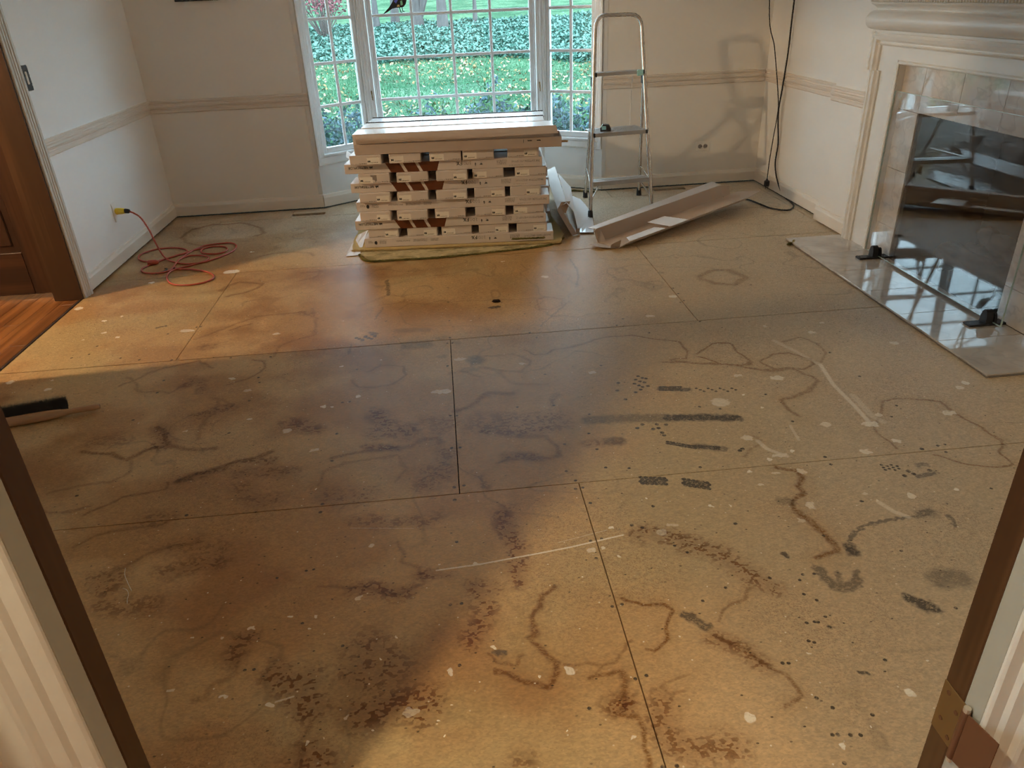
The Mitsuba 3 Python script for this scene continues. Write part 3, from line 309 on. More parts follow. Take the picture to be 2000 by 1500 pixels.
    col = mix(col, col*mi.Color3f(.82, .76, .66), halo*.55)
    scat = smoothstep(.56, .68, (noise(x*310+5*noise(x*60, y*60), y*230)*.5+noise(x*520, y*480)*.5)+.10*(fbm(x*5, y*5, 2, 2)-.5))*smoothstep(.45, .65, fbm(x*2.3+4, y*2.3, 1, 3))*.30
    col = mix(col, col*mi.Color3f(.34, .18, .075), dr.maximum(dr.minimum(1., spk*(.42+.72*bits)), scat))
    # fibres and specks all over
    f1, f2, fr = voronoi(x*22, y*34)
    col = col*(1-.75*smoothstep(.09, .05, f1)*smoothstep(.80, .98, fr))
    s1, s2, sr = voronoi(x*30+40, y*30+3)
    wht = dr.maximum(wht, .75*smoothstep(.085, .05, s1)*smoothstep(.88, .99, sr))
    blk = blk*(.55+.45*smoothstep(.25, .5, fine))
    col = mix(col, (.022, .018, .017), blk)
    return mix(col, (.80, .74, .63), wht*(.70+.30*smoothstep(.2, .5, fine)))
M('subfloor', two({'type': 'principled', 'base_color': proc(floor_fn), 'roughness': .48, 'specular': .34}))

# ------------------------------------------------------------------ room: floor, walls, ceiling
XL, XR, YB, YF, H = -2.0, 2.56, 3.894, -1.207, 2.44
BX0, BX1, BCX0, BCX1, YC = -0.876, 1.306, -0.436, 0.866, 4.20       # bay: corners on the back wall, corners of its middle wall
DX0, DX1 = -0.436, 0.80                                             # the doorway the room is seen through
room = Polygon([(XL, -1.2875), (XR, -1.2875), (XR, YB), (BX1, YB), (BCX1, YC), (BCX0, YC), (BX0, YB), (XL, YB)])
VENTS = [sbox(-1.10, -.852, 3.70, 3.765), sbox(1.70, 1.955, 3.765, 3.83)]
VENTS = [affinity.rotate(VENTS[0], 0), affinity.rotate(VENTS[1], 0)]
struct('floor', 'stained particle board subfloor with tide marks, paint drips and open joints between its sheets')
slab = Polygon([(-2.2, -1.288), (2.7, -1.288), (2.7, 4.3), (-2.2, 4.3)])
for v in VENTS: slab = slab.difference(v)
put('floor', (lambda m: (m.apply_translation([0, 0, -.06]), m)[1])(extr(slab, .04)), 'gap_dark')
rows = [(-2.44, 0, .423), (0, 1.2192, .034), (1.2192, 2.4384, -1.2192), (2.4384, 3.6576, .06), (3.6576, 4.9, -1.1)]
jr = np.random.default_rng(3)
for y0, y1, xs in rows:
    for k in range(-3, 4):
        p = sbox(xs+k*2.4384+.0016, xs+(k+1)*2.4384-.0016, y0+.0018, y1-.0018).intersection(room)
        for v in VENTS: p = p.difference(v)
        if p.is_empty or p.area < .01: continue
        for g in getattr(p, 'geoms', [p]):
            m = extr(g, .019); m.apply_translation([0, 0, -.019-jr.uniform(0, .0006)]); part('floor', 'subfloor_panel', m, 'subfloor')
for i, v in enumerate(VENTS):
    x0, y0, x1, y1 = v.bounds; k = f'vent_{i+1}'
    struct('floor_vent' if i == 0 else 'floor_vent_001', 'open rectangular heating duct hole cut in the subfloor by the ' + ('left part of the back wall' if i == 0 else 'right part of the back wall'))
    m = cat([bx(x0-.012, x0+.003, y0-.01, y1+.01, -.25, -.02), bx(x1-.003, x1+.012, y0-.01, y1+.01, -.25, -.02), bx(x0, x1, y0-.012, y0+.003, -.25, -.02), bx(x0, x1, y1-.003, y1+.012, -.25, -.02), bx(x0, x1, y0, y1, -.26, -.25)])
    put('floor_vent' if i == 0 else 'floor_vent_001', m, 'vent_dark')
def wallbox(name, boxes, mat='paint_wall', label=None):
    struct(name, label); put(name, cat([bx(*b) for b in boxes]), mat)
ZB = .010
# left wall with the doorway to the hall
DY0, DY1, DH = 1.10, 2.165, 2.05
wallbox('wall_left', [(XL-.13, XL, DY1, YB+.1, ZB, H), (XL-.13, XL, -1.25, DY0, ZB, H), (XL-.13, XL, DY0, DY1, DH, H)], 'paint_left', 'white left wall with a chair rail and an open doorway')
wallbox('wall_back', [(XL-.13, BX0, YB, YB+.13, ZB, H), (BX1, XR+.13, YB, YB+.13, ZB, H)], 'paint_wall', 'cream back wall to both sides of the bay window')
wallbox('wall_right', [(XR, XR+.13, -1.25, .86, ZB, H), (XR, XR+.13, 1.95, YB+.1, ZB, H), (XR, XR+.13, .86, 1.95, .86, H)], 'paint_right', 'cream right wall beside the fireplace')
FY0, FY1, XBR = .06, 2.70, 2.505                                    # the chimney breast
wallbox('wall_chimney', [(XBR, XR+.02, 2.045, FY1, ZB, H), (XBR, XR+.02, FY0, .665, ZB, H), (XBR, XR+.02, .665, 2.045, 1.027, H)], 'paint_right', 'shallow chimney breast that carries the fireplace')
wallbox('wall_front', [(XL-.13, DX0-.055, -1.288, YF, ZB, H), (DX1+.055, XR+.13, -1.288, YF, ZB, H), (DX0-.055, DX1+.055, -1.288, YF, 2.08, H)], 'paint_wall', 'wall around the doorway in the foreground')
struct('ceiling'); put('ceiling', bx(XL-.15, XR+.15, -1.3, 4.5, H, H+.1), 'paint_ceiling')
# bay: three walls with window openings
def bay_frame(p, q):
    p, q = np.array([*p, 0.]), np.array([*q, 0.]); d = q-p; L = np.linalg.norm(d); d /= L
    out = np.array([-d[1], d[0], 0])                                # away from the room
    return p, d, out, L
BAY = {'wall_bay_left': ((BX0, YB), (BCX0, YC)), 'wall_bay_middle': ((BCX0, YC), (BCX1, YC)), 'wall_bay_right': ((BCX1, YC), (BX1, YB))}
GZ0, PH, NROW = .437, .2915, 5
GZ1 = GZ0+PH*NROW
WIN = {'wall_bay_left': (.105, .105+.345), 'wall_bay_middle': (.068, .068+1.166), 'wall_bay_right': (.083, .083+.345)}
for nm, (p, q) in BAY.items():
    o, d, out, L = bay_frame(p, q); a, b = WIN[nm]
    poly = Polygon([(-.0, ZB), (L, ZB), (L, H), (-.0, H)]).difference(sbox(a-.04, b+.04, GZ0-.045, GZ1+.045))
    m = extr(poly, .10); m.apply_transform(frame(o, d, [0, 0, 1], -out)); m.apply_translation(out*.10)
    if np.linalg.det(frame(o, d, [0, 0, 1], -out)[:3, :3]) < 0: m.invert()
    struct(nm, 'white wall panel of the bay around the ' + nm.split('_')[-1] + ' window'); put(nm, m, 'paint_window')
# ------------------------------------------------------------------ windows
def window(name, nm, ncol, label):
    struct(name, label)
    o, d, out, L = bay_frame(*BAY[nm]); a, b = WIN[nm]; F = frame(o, d, out, [0, 0, 1])   # local: u along, v outward, z up
    flip = np.linalg.det(F[:3, :3]) < 0
    def P(nme, m, mat, **k):
        m = m.copy(); m.apply_transform(F)
        if flip: m.invert()
        part(name, nme, m, mat, **k)
    e = .04; r = .022
    # jamb box
    P('jamb', cat([bx(a-e, a-e+.012, 0, .10, GZ0-e, GZ1+e), bx(b+e-.012, b+e, 0, .10, GZ0-e, GZ1+e), bx(a-e, b+e, 0, .10, GZ1+e-.012, GZ1+e)]), 'paint_window')
    P('stool', bx(a-e-.01, b+e+.01, -.018, .10, GZ0-e-.018, GZ0-e, .004), 'paint_window')
    # sash
    for u0, u1, z0, z1 in ((a-e+.012, a, GZ0-e, GZ1+e-.012), (b, b+e-.012, GZ0-e, GZ1+e-.012)): P('stile', bx(u0, u1, .015, .055, z0, z1, .004), 'paint_window')
    for z0, z1 in ((GZ0-e, GZ0), (GZ1, GZ1+e-.012)): P('rail', bx(a, b, .015, .055, z0, z1, .004), 'paint_window')
    pw = (b-a)/ncol
    for i in range(1, ncol): P('muntin', bx(a+i*pw-.011, a+i*pw+.011, .024, .046, GZ0, GZ1, .005), 'paint_window')
    for j in range(1, NROW): P('muntin', bx(a, b, .0245, .0455, GZ0+j*PH-.011, GZ0+j*PH+.011, .005), 'paint_window')
    for i in range(ncol):
        for j in range(NROW):
            q = trimesh.Trimesh([[a+i*pw+.006, .035, GZ0+j*PH+.006], [a+(i+1)*pw-.006, .035, GZ0+j*PH+.006], [a+(i+1)*pw-.006, .035, GZ0+(j+1)*PH-.006], [a+i*pw+.006, .035, GZ0+(j+1)*PH-.006]], [[0, 1, 2], [0, 2, 3]], process=False)
            P('pane', q, 'pane_glass')
    # casing: stepped profile
    w = .062
    prof = [(0, 0), (.010, 0), (.013, .006), (.013, .022), (.017, .026), (.017, .040), (.022, .045), (.022, w), (0, w)]
    def strip(p0, p1, upv):
        m = mould(prof, p0, p1, (0, -1, 0), upv); P('casing', m, 'paint_window')
    la = min(w, a-e-.002); lb = min(w, L-b-e-.002)
    for u, sgn, lim in ((a-e, -1, a-e), (b+e, 1, L-b-e)):
        s = min(1, lim/w)
        pr = [(x, y*s) for x, y in prof]
        P('casing', mould(pr, (u, 0, GZ0-e-.075), (u, 0, GZ1+e+w), (0, -1, 0), (sgn, 0, 0)), 'paint_window')
    P('apron', mould([(0, 0), (.012, 0), (.016, .012), (.016, .05), (.022, .058), (0, .058)], (max(0, a-e-.06), 0, GZ0-e-.077), (min(L, b+e+.06), 0, GZ0-e-.077), (0, -1, 0)), 'paint_window')
    P('casing', mould(prof, (max(0, a-e-.06), 0, GZ1+e), (min(L, b+e+.06), 0, GZ1+e), (0, -1, 0)), 'paint_window')
    return P
window('window_1', 'wall_bay_left', 2, 'narrow left casement window of the bay, two panes wide')
window('window_2', 'wall_bay_middle', 4, 'wide middle window of the bay, four panes wide')
window('window_3', 'wall_bay_right', 2, 'narrow right casement window of the bay, two panes wide')
for i, (x, y) in enumerate(((BCX0+.004, YC-.03), (BCX1-.004, YC-.03))):
    k = thing('sash_lock', ('small dark casement latch on the post left of the middle window', 'small dark casement latch on the post right of the middle window')[i], 'window latch')
    part(k, 'plate', bx(x-.008, x+.008, y+.005, y+.012, .755, .815, .002), 'brass_old')
    part(k, 'lever', cat([tube([[x, y+.008, .80], [x, y-.012, .795]], .005, 8), tube([[x, y-.012, .80], [x+.002, y-.016, .765], [x+.004, y-.012, .735]], [.005, .004, .003], 8)]), 'brass_old', smooth=40)
# corner posts of the bay
struct('trim_bay_post'); 
pm = []
for (x, y, s) in ((BCX0, YC, 1), (BCX1, YC, -1)):
    pm.append(mould([(0, -.03), (.018, -.03), (.02, -.012), (.026, -.006), (.026, .006), (.02, .012), (.018, .03), (0, .03)], (x, y-.008, .11), (x, y-.008, H), (s*-.28, -.96, 0), (.96, s*-.28, 0)))
put('trim_bay_post', cat(pm), 'paint_window')
# ------------------------------------------------------------------ baseboards and chair rails
BASE = [(0, .012), (.013, .012), (.014, .078), (.010, .088), (.008, .100), (0, .104)]
RAIL = [(0, .752), (.008, .752), (.013, .758), (.013, .772), (.009, .777), (.009, .783), (.020, .790), (.023, .800), (.020, .808), (.010, .813), (.010, .820), (.016, .826), (.016, .836), (0, .840)]
def run(name, profile, segs, mat, label=None):
    struct(name, label); put(name, cat([mould(profile, (*a, 0), (*b, 0), (*o, 0)) for a, b, o in segs]), mat)
nL = (.573, -.819); nR = (-.573, -.819)
run('baseboard_left', BASE, [((XL, DY1+.083), (XL, YB), (1, 0)), ((XL, YF), (XL, DY0-.083), (1, 0))], 'paint_base')
run('baseboard_back', BASE, [((XL, YB), (BX0, YB), (0, -1)), ((BX1, YB), (XR, YB), (0, -1))], 'paint_base')
run('baseboard_bay', BASE, [((BX0, YB), (BCX0, YC), nL), ((BCX0, YC), (BCX1, YC), (0, -1)), ((BCX1, YC), (BX1, YB), nR)], 'paint_base')
run('baseboard_right', BASE, [((XR, FY1), (XR, YB), (-1, 0)), ((XBR, 2.30), (XBR, FY1+.013), (-1, 0)), ((XR, YF), (XR, FY0), (-1, 0)), ((XBR, FY0), (XBR, .5), (-1, 0))], 'paint_base')
run('trim_left', RAIL, [((XL, DY1+.083), (XL, YB), (1, 0)), ((XL, YF), (XL, DY0-.083), (1, 0))], 'paint_trim', 'moulded beige chair rail along the left wall')
run('trim_back', RAIL, [((XL, YB), (BX0+.004, YB), (0, -1)), ((BX1-.004, YB), (XR, YB), (0, -1))], 'paint_trim', 'moulded beige chair rail along the back wall')
run('trim_right', RAIL, [((XR, FY1), (XR, YB), (-1, 0)), ((XBR, 2.30), (XBR, FY1+.02), (-1, 0))], 'paint_trim', 'moulded beige chair rail along the right wall and chimney breast')
# corner beads of the bay opening
struct('trim_corner'); put('trim_corner', cat([mould([(0, -.004), (.004, -.004), (.004, .026), (0, .026)], (BX0, YB, .11), (BX0, YB, H), (0, -1, 0), (-1, 0, 0)), mould([(0, -.004), (.004, -.004), (.004, .026), (0, .026)], (BX1, YB, .11), (BX1, YB, H), (0, -1, 0), (1, 0, 0))]), 'paint_window')
# dark gap below the baseboards: the wall plates
# ------------------------------------------------------------------ left doorway: casing, jambs, the hall beyond
CAS = [(0, 0), (.009, 0), (.012, .004), (.012, .020), (.016, .026), (.016, .036), (.020, .041), (.020, .052), (.017, .057), (.022, .064), (.022, .082), (0, .082)]
struct('trim_door_left', 'white moulded casing around the left doorway')
put('trim_door_left', cat([mould(CAS, (XL, DY1, .0), (XL, DY1, DH+.082), (1, 0, 0), (0, 1, 0)), mould(CAS, (XL, DY0, .0), (XL, DY0, DH+.082), (1, 0, 0), (0, -1, 0)), mould(CAS, (XL, DY0-.08, DH), (XL, DY1+.08, DH), (1, 0, 0), (0, 0, 1))]), 'paint_casing')
struct('trim_jamb_left', 'brown stained jamb lining the left doorway')
put('trim_jamb_left', cat([bx(XL-.15, XL+.002, DY1-.012, DY1+.004, 0, DH), bx(XL-.15, XL+.002, DY0-.004, DY0+.012, 0, DH), bx(XL-.15, XL+.002, DY0, DY1, DH-.012, DH+.004)]), 'wood_jamb')
struct('door_1', 'dark brown panelled wooden door standing open in the hall behind the left doorway')
dx1, dx0, dy, dt = XL-.155, XL-.155-.93, 2.215, .035
for x0, x1 in ((dx0, dx0+.115), (dx1-.115, dx1)): part('door_1', 'stile', bx(x0, x1, dy, dy+dt, .03, 2.02, .003), 'wood_door')
for z0, z1 in ((.03, .27), (.95, 1.10), (1.90, 2.02)): part('door_1', 'rail', bx(dx0+.115, dx1-.115, dy, dy+dt, z0, z1, .003), 'wood_door_rail')
for z0, z1 in ((.27, .95), (1.10, 1.90)):
    part('door_1', 'panel', cat([bx(dx0+.115, dx1-.115, dy+.012, dy+dt-.012, z0, z1), bx(dx0+.15, dx1-.15, dy+.004, dy+dt-.004, z0+.035, z1-.035, .006)]), 'wood_door')
part('door_1', 'knob', (lambda m: (m.apply_translation([dx0+.06, dy-.035, .98]), m)[1])(trimesh.creation.icosphere(3, .027)), 'brass_old', smooth=True)
# hall floor: oak planks running along y
struct('floor_hall', 'orange brown oak strip floor of the hall beyond the left doorway')
put('floor_hall', bx(-6.6, XL-.022, -1.6, 4.6, -.08, -.022), 'gap_dark')
pr = np.random.default_rng(5); xk = XL-.024; i = 0
scene_pl = 0
while xk > -3.4:
    y = -.6-pr.uniform(0, .8)
    while y < 3.4:
        l = pr.uniform(.5, 1.3); y1 = min(y+l, 3.4)
        if y1-y > .03: part('floor_hall', 'plank', bx(xk-.0822, xk-.0006, y+.0006, y1-.0006, -.020, -.003, .0012), 'oak_floor')
        y = y1
    xk -= .083
part('floor_hall', 'planking', bx(-6.6, xk-.001, -1.6, 4.6, -.022, -.003), 'oak_floor')
struct('trim_threshold', 'thin dark edge strip between the oak hall floor and the subfloor')
put('trim_threshold', bx(XL-.024, XL-.010, DY0, DY1, -.02, .001, .002), 'wood_jamb')
struct('wall_hall'); put('wall_hall', cat([bx(-6.7, -6.6, -1.6, 4.6, -.02, H), bx(-6.7, XL-.13, 4.5, 4.6, -.02, H), bx(-6.7, XL-.13, -1.6, -1.5, -.02, H)]), 'paint_hall')
struct('ceiling_hall'); put('ceiling_hall', bx(-6.7, XL-.13, -1.7, 4.7, H, H+.1), 'paint_ceiling')
# ------------------------------------------------------------------ doorway in the foreground: brown jambs, white casing, foyer behind the camera
struct('trim_jamb_front', 'dark brown jambs of the foreground doorway')
put('trim_jamb_front', cat([bx(DX0-.05, DX0, -1.25, -1.205, 0, 2.05, .002), bx(DX1, DX1+.05, -1.25, -1.205, 0, 2.05, .002), bx(DX0-.05, DX1+.05, -1.25, -1.205, 2.03, 2.08)]), 'wood_jamb')
FC = [(0, 0), (.004, 0), (.007, .004), (.008, .022), (.014, .028), (.016, .046), (.022, .054), (.024, .060), (.024, .098), (0, .098)]
struct('trim_jamb_front_shade', 'outer strip of the foreground doorway jambs, its shade put into a grey colour')
put('trim_jamb_front_shade', cat([bx(DX0-.05, DX0-.0005, -1.2885, -1.25, 0, 2.05, .002), bx(DX1+.0005, DX1+.05, -1.2885, -1.25, 0, 2.05, .002), bx(DX0-.05, DX1+.05, -1.2885, -1.25, 2.031, 2.08)]), 'jamb_shade_grey')
struct('trim_door_front', 'white moulded casing around the foreground doorway')
put('trim_door_front', cat([mould(FC, (DX0-.001, -1.288, 0), (DX0-.001, -1.288, 2.15), (0, -1, 0), (-1, 0, 0)), mould(FC, (DX1+.001, -1.288, 0), (DX1+.001, -1.288, 2.15), (0, -1, 0), (1, 0, 0)), mould(FC, (DX0-.09, -1.288, 2.05), (DX1+.09, -1.288, 2.05), (0, -1, 0), (0, 0, 1))]), 'paint_casing')
struct('floor_foyer'); put('floor_foyer', bx(-3.2, 3.2, -5.2, -1.2895, -.08, -.003), 'oak_floor')
struct('wall_foyer'); put('wall_foyer', cat([bx(-3.3, -3.2, -5.2, -3.0, -.02, H), bx(-3.3, -3.2, -1.5, -1.2, -.02, H), bx(-3.3, -3.2, -3.0, -1.5, -.02, .8), bx(-3.3, -3.2, -3.0, -1.5, 2.15, H), bx(3.2, 3.3, -5.2, -1.2, -.02, H), bx(-3.3, 3.3, -5.3, -5.2, -.02, H), bx(-3.3, XL-.13, -1.288, -1.2, -.02, H), bx(XR+.13, 3.3, -1.288, -1.2, -.02, H)]), 'paint_wall')
struct('ceiling_foyer'); put('ceiling_foyer', bx(-3.3, 3.3, -5.3, -1.25, H, H+.1), 'paint_ceiling')
# ------------------------------------------------------------------ lamps of the house and an added fill lamp (all outside the frame)
def globe_lamp(name, label, x, y, z, r, radiance):
    k = thing(name, label, 'lamp')
    part(k, 'canopy', (lambda m: (m.apply_translation([x, y, H-.012]), m)[1])(trimesh.creation.cylinder(.06, .022, sections=24)), 'brass_old')
    part(k, 'stem', tube([[x, y, H-.02], [x, y, z+r*.9]], .008, 8), 'brass_old')
    m = trimesh.creation.icosphere(2, r); m.apply_translation([x, y, z])
    kk = f'{k}__globe'; scene[kk] = PLY(m, 'plastic_white', True); scene[kk]['emitter'] = bulb(radiance)
globe_lamp('hall_lamp', 'globe ceiling lamp in the hall beyond the left doorway', -4.0, .96, 2.345, .08, LAMP_HALL)
globe_lamp('foyer_lamp', 'small bare bulb on the foyer ceiling, left of the camera', -.665, -1.65, 2.36, .025, LAMP_LEFT)
globe_lamp('foyer_lamp', 'small bare bulb on the foyer ceiling, right of the camera', .852, -1.50, 2.36, .025, LAMP_RIGHT)
globe_lamp('fill_lamp', 'added globe fill lamp under the room ceiling, out of view', .25, 2.3, 2.33, .09, LAMP_FILL)  # added fill that brightens the back wall
struct('wall_added_stub'); put('wall_added_stub', bx(-.66, -.565, -1.42, -1.288, -.003, H), 'paint_wall')  # added unseen stub that shades the left door casing


# ------------------------------------------------------------------ fireplace
fm = thing('fireplace_mantel', 'cream painted wooden fireplace surround with a round moulding and a fluted strip', 'mantel')
xf = 2.487                                                           # face of the flat frame
my0, my1 = .50, 2.255                                                # outer edges (y) of the frame
oy0, oy1, oz = .68, 2.03, 1.012                                      # opening
fr = Polygon([(my0, .0), (my1, .0), (my1, 1.20), (my0, 1.20)]).difference(sbox(oy0, oy1, -1, oz))
def yz_plate(poly, x0, x1):
    m = extr(poly, x1-x0); m.apply_transform(frame([x0, 0, 0], [0, 1, 0], [0, 0, 1], [1, 0, 0])); return m
part(fm, 'frame_board', yz_plate(fr, xf, XBR+.004), 'paint_mantel')
# outer moulding, stepped outwards above the ear
OM = [(0, 0), (.010, 0), (.016, -.008), (.010, -.014), (.010, -.020), (.022, -.030), (.026, -.045), (.018, -.058), (.024, -.064), (.024, -.075), (0, -.075)]
for s, yo in ((1, my1), (-1, my0)):
    e = .042
    part(fm, 'outer_moulding', mould([(a, -b) for a, b in [(x, y) for x, y in OM]], (xf, yo-s*.055, .012), (xf, yo-s*.055, .965), (-1, 0, 0), (0, s, 0)), 'paint_mantel')
    part(fm, 'ear_moulding', mould([(a*1.02, -b) for a, b in OM], (xf, yo-s*.055+s*e*.75, .965), (xf, yo-s*.055+s*e*.75, 1.160), (-1, 0, 0), (0, s, 0)), 'paint_mantel')
for a_, b_ in ((my1-.055, my1+.05), (my0-.05, my0+.055)): part(fm, 'ear_board', bx(xf, XBR+.003, a_, b_, .965, 1.16), 'paint_mantel')
part(fm, 'top_moulding', mould([(a*1.05, -b) for a, b in OM], (xf, my0-.05, 1.092), (xf, my1+.05, 1.092), (-1, 0, 0), (0, 0, 1)), 'paint_mantel')
# inner bead round the opening
IB = [(0, 0), (.007, 0), (.010, .006), (.010, .012), (.004, .018), (0, .018)]
part(fm, 'inner_bead', cat([mould(IB, (xf, oy1, .0), (xf, oy1, oz+.018), (-1, 0, 0), (0, 1, 0)), mould(IB, (xf, oy0, .0), (xf, oy0, oz+.018), (-1, 0, 0), (0, -1, 0)), mould(IB, (xf, oy0-.018, oz), (xf, oy1+.018, oz), (-1, 0, 0), (0, 0, 1))]), 'paint_mantel')
part(fm, 'reveal', cat([bx(xf, 2.56, oy1, oy1+.012, .0, oz+.01), bx(xf, 2.56, oy0-.012, oy0, .0, oz+.01), bx(xf, 2.56, oy0, oy1, oz, oz+.012)]), 'paint_mantel')
# round bolection moulding, cove, fluted strip, shelf
prof = [(0, 1.158)]+[(.030+.052*math.cos(t), 1.216+.046*math.sin(t)) for t in np.linspace(-math.pi/2, math.pi/2, 14)]+[(.024, 1.266), (.028, 1.274), (.040, 1.284), (.060, 1.292), (.064, 1.300), (0, 1.300)]
part(fm, 'round_moulding', mould(prof, (xf, my0-.03, 0), (xf, my1+.045, 0), (-1, 0, 0)), 'paint_mantel', smooth=35)
part(fm, 'fluted_back', bx(xf-.056, xf+.01, my0-.04, my1+.055, 1.298, 1.372), 'paint_mantel')
y = my0-.036
flute = PLY(bx(-.012, 0, 0, .0115, 1.302, 1.368, .004), 'paint_mantel')
while y < my1+.045:
    share(fm, 'flute', flute, T4().translate([xf-.056, y, 0])); y += .0195
part(fm, 'shelf', cat([bx(xf-.15, XBR, my0-.12, my1+.14, 1.40, 1.44, .008), mould([(0, 1.37), (.075, 1.37), (.085, 1.385), (.12, 1.40), (0, 1.40)], (xf, my0-.08, 0), (xf, my1+.10, 0), (-1, 0, 0))]), 'paint_mantel')
# marble surround and firebox
ms = thing('marble_surround', 'polished pinkish beige marble tiles framing the black firebox opening', 'marble tiles')
xm = 2.522
fy0, fy1, fz = .95, 1.845, .79                                       # firebox opening
part(ms, 'backing', yz_plate(sbox(oy0-.01, oy1+.01, .0, oz+.01).difference(sbox(fy0, fy1, -1, fz)), xm+.008, xm+.03), 'grout')
ys = [oy1, 1.845, 1.54, 1.235, .95, oy0]
def mtile(y0, y1, z0, z1): part(ms, 'tile', bx(xm, xm+.009, y0+.0008, y1-.0008, z0+.0008, z1-.0008, .0008), 'marble_surround')
for a, b in zip(ys[:-1], ys[1:]): mtile(b, a, fz, oz)
for a, b in ((oy1, fy1), (fy0, oy0)):
    for z0, z1 in ((.018, .18), (.18, .485), (.485, fz)): mtile(b, a, z0, z1)
fb = thing('firebox', 'soot black firebox behind the glass fire screen', 'fireplace')
part(fb, 'wall', cat([bx(xm+.009, 3.05, fy1, fy1+.03, .0, fz+.03), bx(xm+.009, 3.05, fy0-.03, fy0, .0, fz+.03), bx(3.03, 3.06, fy0-.03, fy1+.03, .0, fz+.03), bx(xm+.009, 3.06, fy0-.03, fy1+.03, fz, fz+.04)]), 'soot')
part(fb, 'floor', bx(xm+.009, 3.06, fy0-.03, fy1+.03, -.01, .012), 'soot')
lr = np.random.default_rng(4)
for i, (p0, p1, r) in enumerate((((2.72, 1.05, .10), (2.70, 1.62, .11), .055), ((2.82, 1.10, .12), (2.84, 1.66, .10), .06), ((2.76, 1.10, .21), (2.80, 1.50, .23), .05))):
    k = thing('fire_log', ('dim front log in the black firebox', 'dim rear log in the black firebox', 'dim log lying on top of the others in the firebox')[i], 'log')
    P = np.linspace(p0, p1, 12); m = tube(P, r*(1+.12*lr.standard_normal(12)), 10); m.vertices += lr.normal(0, .006, m.vertices.shape); put(k, m, 'fire_log', smooth=60)
for yy in (1.12, 1.55):
    k = thing('fire_grate', 'dark iron bar under the logs in the firebox, ' + ('nearer the doorway' if yy < 1.3 else 'nearer the window'), 'grate'); put(k, tube([[2.62, yy, .1], [2.62, yy, .045], [2.62, yy, .04], [2.92, yy, .04], [2.92, yy, .012]], .009, 8), 'soot')
# hearth tiles
he = thing('hearth', 'low hearth of polished greige marble tiles with a rough front edge', 'hearth')
hx0, hx1, hz = 2.135, xm+.0, .016
part(he, 'mortar_bed', bx(hx0+.012, hx1, .45, 2.325, .0005, .008), 'grout')
part(he, 'edge_strip', tube([(hx0+.006+.002*math.sin(40*q), q, .006+.002*math.sin(23*q)) for q in np.linspace(.452, 2.32, 60)], .006, 6), 'grout')
ty = [.45, .775, 1.08, 1.39, 1.695, 2.0, 2.325]
for a, b in zip(ty[:-1], ty[1:]): part(he, 'tile', bx(hx0, hx1-.0, a+.0009, b-.0009, .008, hz, .001), 'marble_hearth')
# glass fire screen on two black feet
sc = thing('fire_screen', 'frameless clear glass fire screen standing on the hearth on two black feet', 'fire screen')
gx, gy0, gy1, gz0, gz1 = 2.462, .835, 1.985, .030, .887
part(sc, 'glass_panel', bx(gx-.004, gx+.004, gy0, gy1, gz0, gz1), 'screen_glass', label='clear glass panel')
part(sc, 'glass_edge', cat([bx(gx-.0042, gx+.0042, gy0-.0012, gy0, gz0, gz1), bx(gx-.0042, gx+.0042, gy1, gy1+.0012, gz0, gz1), bx(gx-.0042, gx+.0042, gy0, gy1, gz1, gz1+.0012), bx(gx-.0042, gx+.0042, gy0, gy1, gz0-.0012, gz0)]), 'glass_edge')
for yy in (1.868, .905):
    f = part(sc, 'foot', bx(gx-.110, gx+.085, yy-.026, yy+.026, hz, hz+.010, .003), 'rubber', label='flat black foot')
    prof2 = Polygon([(-.023, 0), (.023, 0), (.021, .030), (.014, .052), (.005, .061), (-.005, .061), (-.014, .052), (-.021, .030)])
    for d0, d1, hh in ((-.036, -.0045, 1.0), (.0045, .016, .8)):
        m = extr(affinity.scale(prof2.buffer(-.002).buffer(.002), 1, hh, origin=(0, 0)), d1-d0); m.apply_transform(frame([gx+d0, yy, hz+.009], [0, 1, 0], [0, 0, 1], [1, 0, 0])); part(f, 'clamp', m, 'rubber', smooth=30)
# ------------------------------------------------------------------ things on the walls
pf = thing('picture_frame', 'black picture frame on the back wall left of the window, only its lower edge showing', 'picture frame')
part(pf, 'frame', cat([bx(-1.65, -1.245, YB-.022, YB, 1.457, 1.485, .003), bx(-1.65, -1.245, YB-.022, YB, 1.96, 1.99, .003), bx(-1.65, -1.62, YB-.022, YB, 1.484, 1.962, .003), bx(-1.275, -1.245, YB-.022, YB, 1.484, 1.962, .003)]), 'plastic_black')
part(pf, 'backing', bx(-1.625, -1.27, YB-.008, YB, 1.48, 1.965), 'plastic_white')
ls = thing('light_switch', 'black light switch plate with a white rocker beside the left doorway', 'light switch')
part(ls, 'plate', bx(XL, XL+.008, 2.262, 2.337, 1.077, 1.197, .003), 'plastic_black')
part(ls, 'rocker', bx(XL+.006, XL+.0115, 2.291, 2.308, 1.108, 1.168, .002), 'plastic_white', label='narrow white rocker')
wo = thing('wall_outlet', 'beige duplex outlet on the back wall right of the stepladder', 'outlet')
ox, ozc = 2.105, .297
part(wo, 'plate', bx(ox-.0575, ox+.0575, YB-.006, YB, ozc-.036, ozc+.036, .002), 'paint_wall')
for s in (-1, 1):
    cx = ox+s*.021
    m = trimesh.creation.cylinder(.0165, .004, sections=24); m.apply_transform(frame([cx, YB-.007, ozc], [1, 0, 0], [0, 0, 1], [0, -1, 0])); q = part(wo, 'socket', m, 'ink_grey')
    part(q, 'slot', cat([bx(cx-.011, cx-.004, YB-.0100, YB-.0085, ozc+.004, ozc+.007), bx(cx-.011, cx-.004, YB-.0100, YB-.0085, ozc-.007, ozc-.004), bx(cx+.005, cx+.010, YB-.0100, YB-.0085, ozc-.004, ozc+.004)]), 'ink')
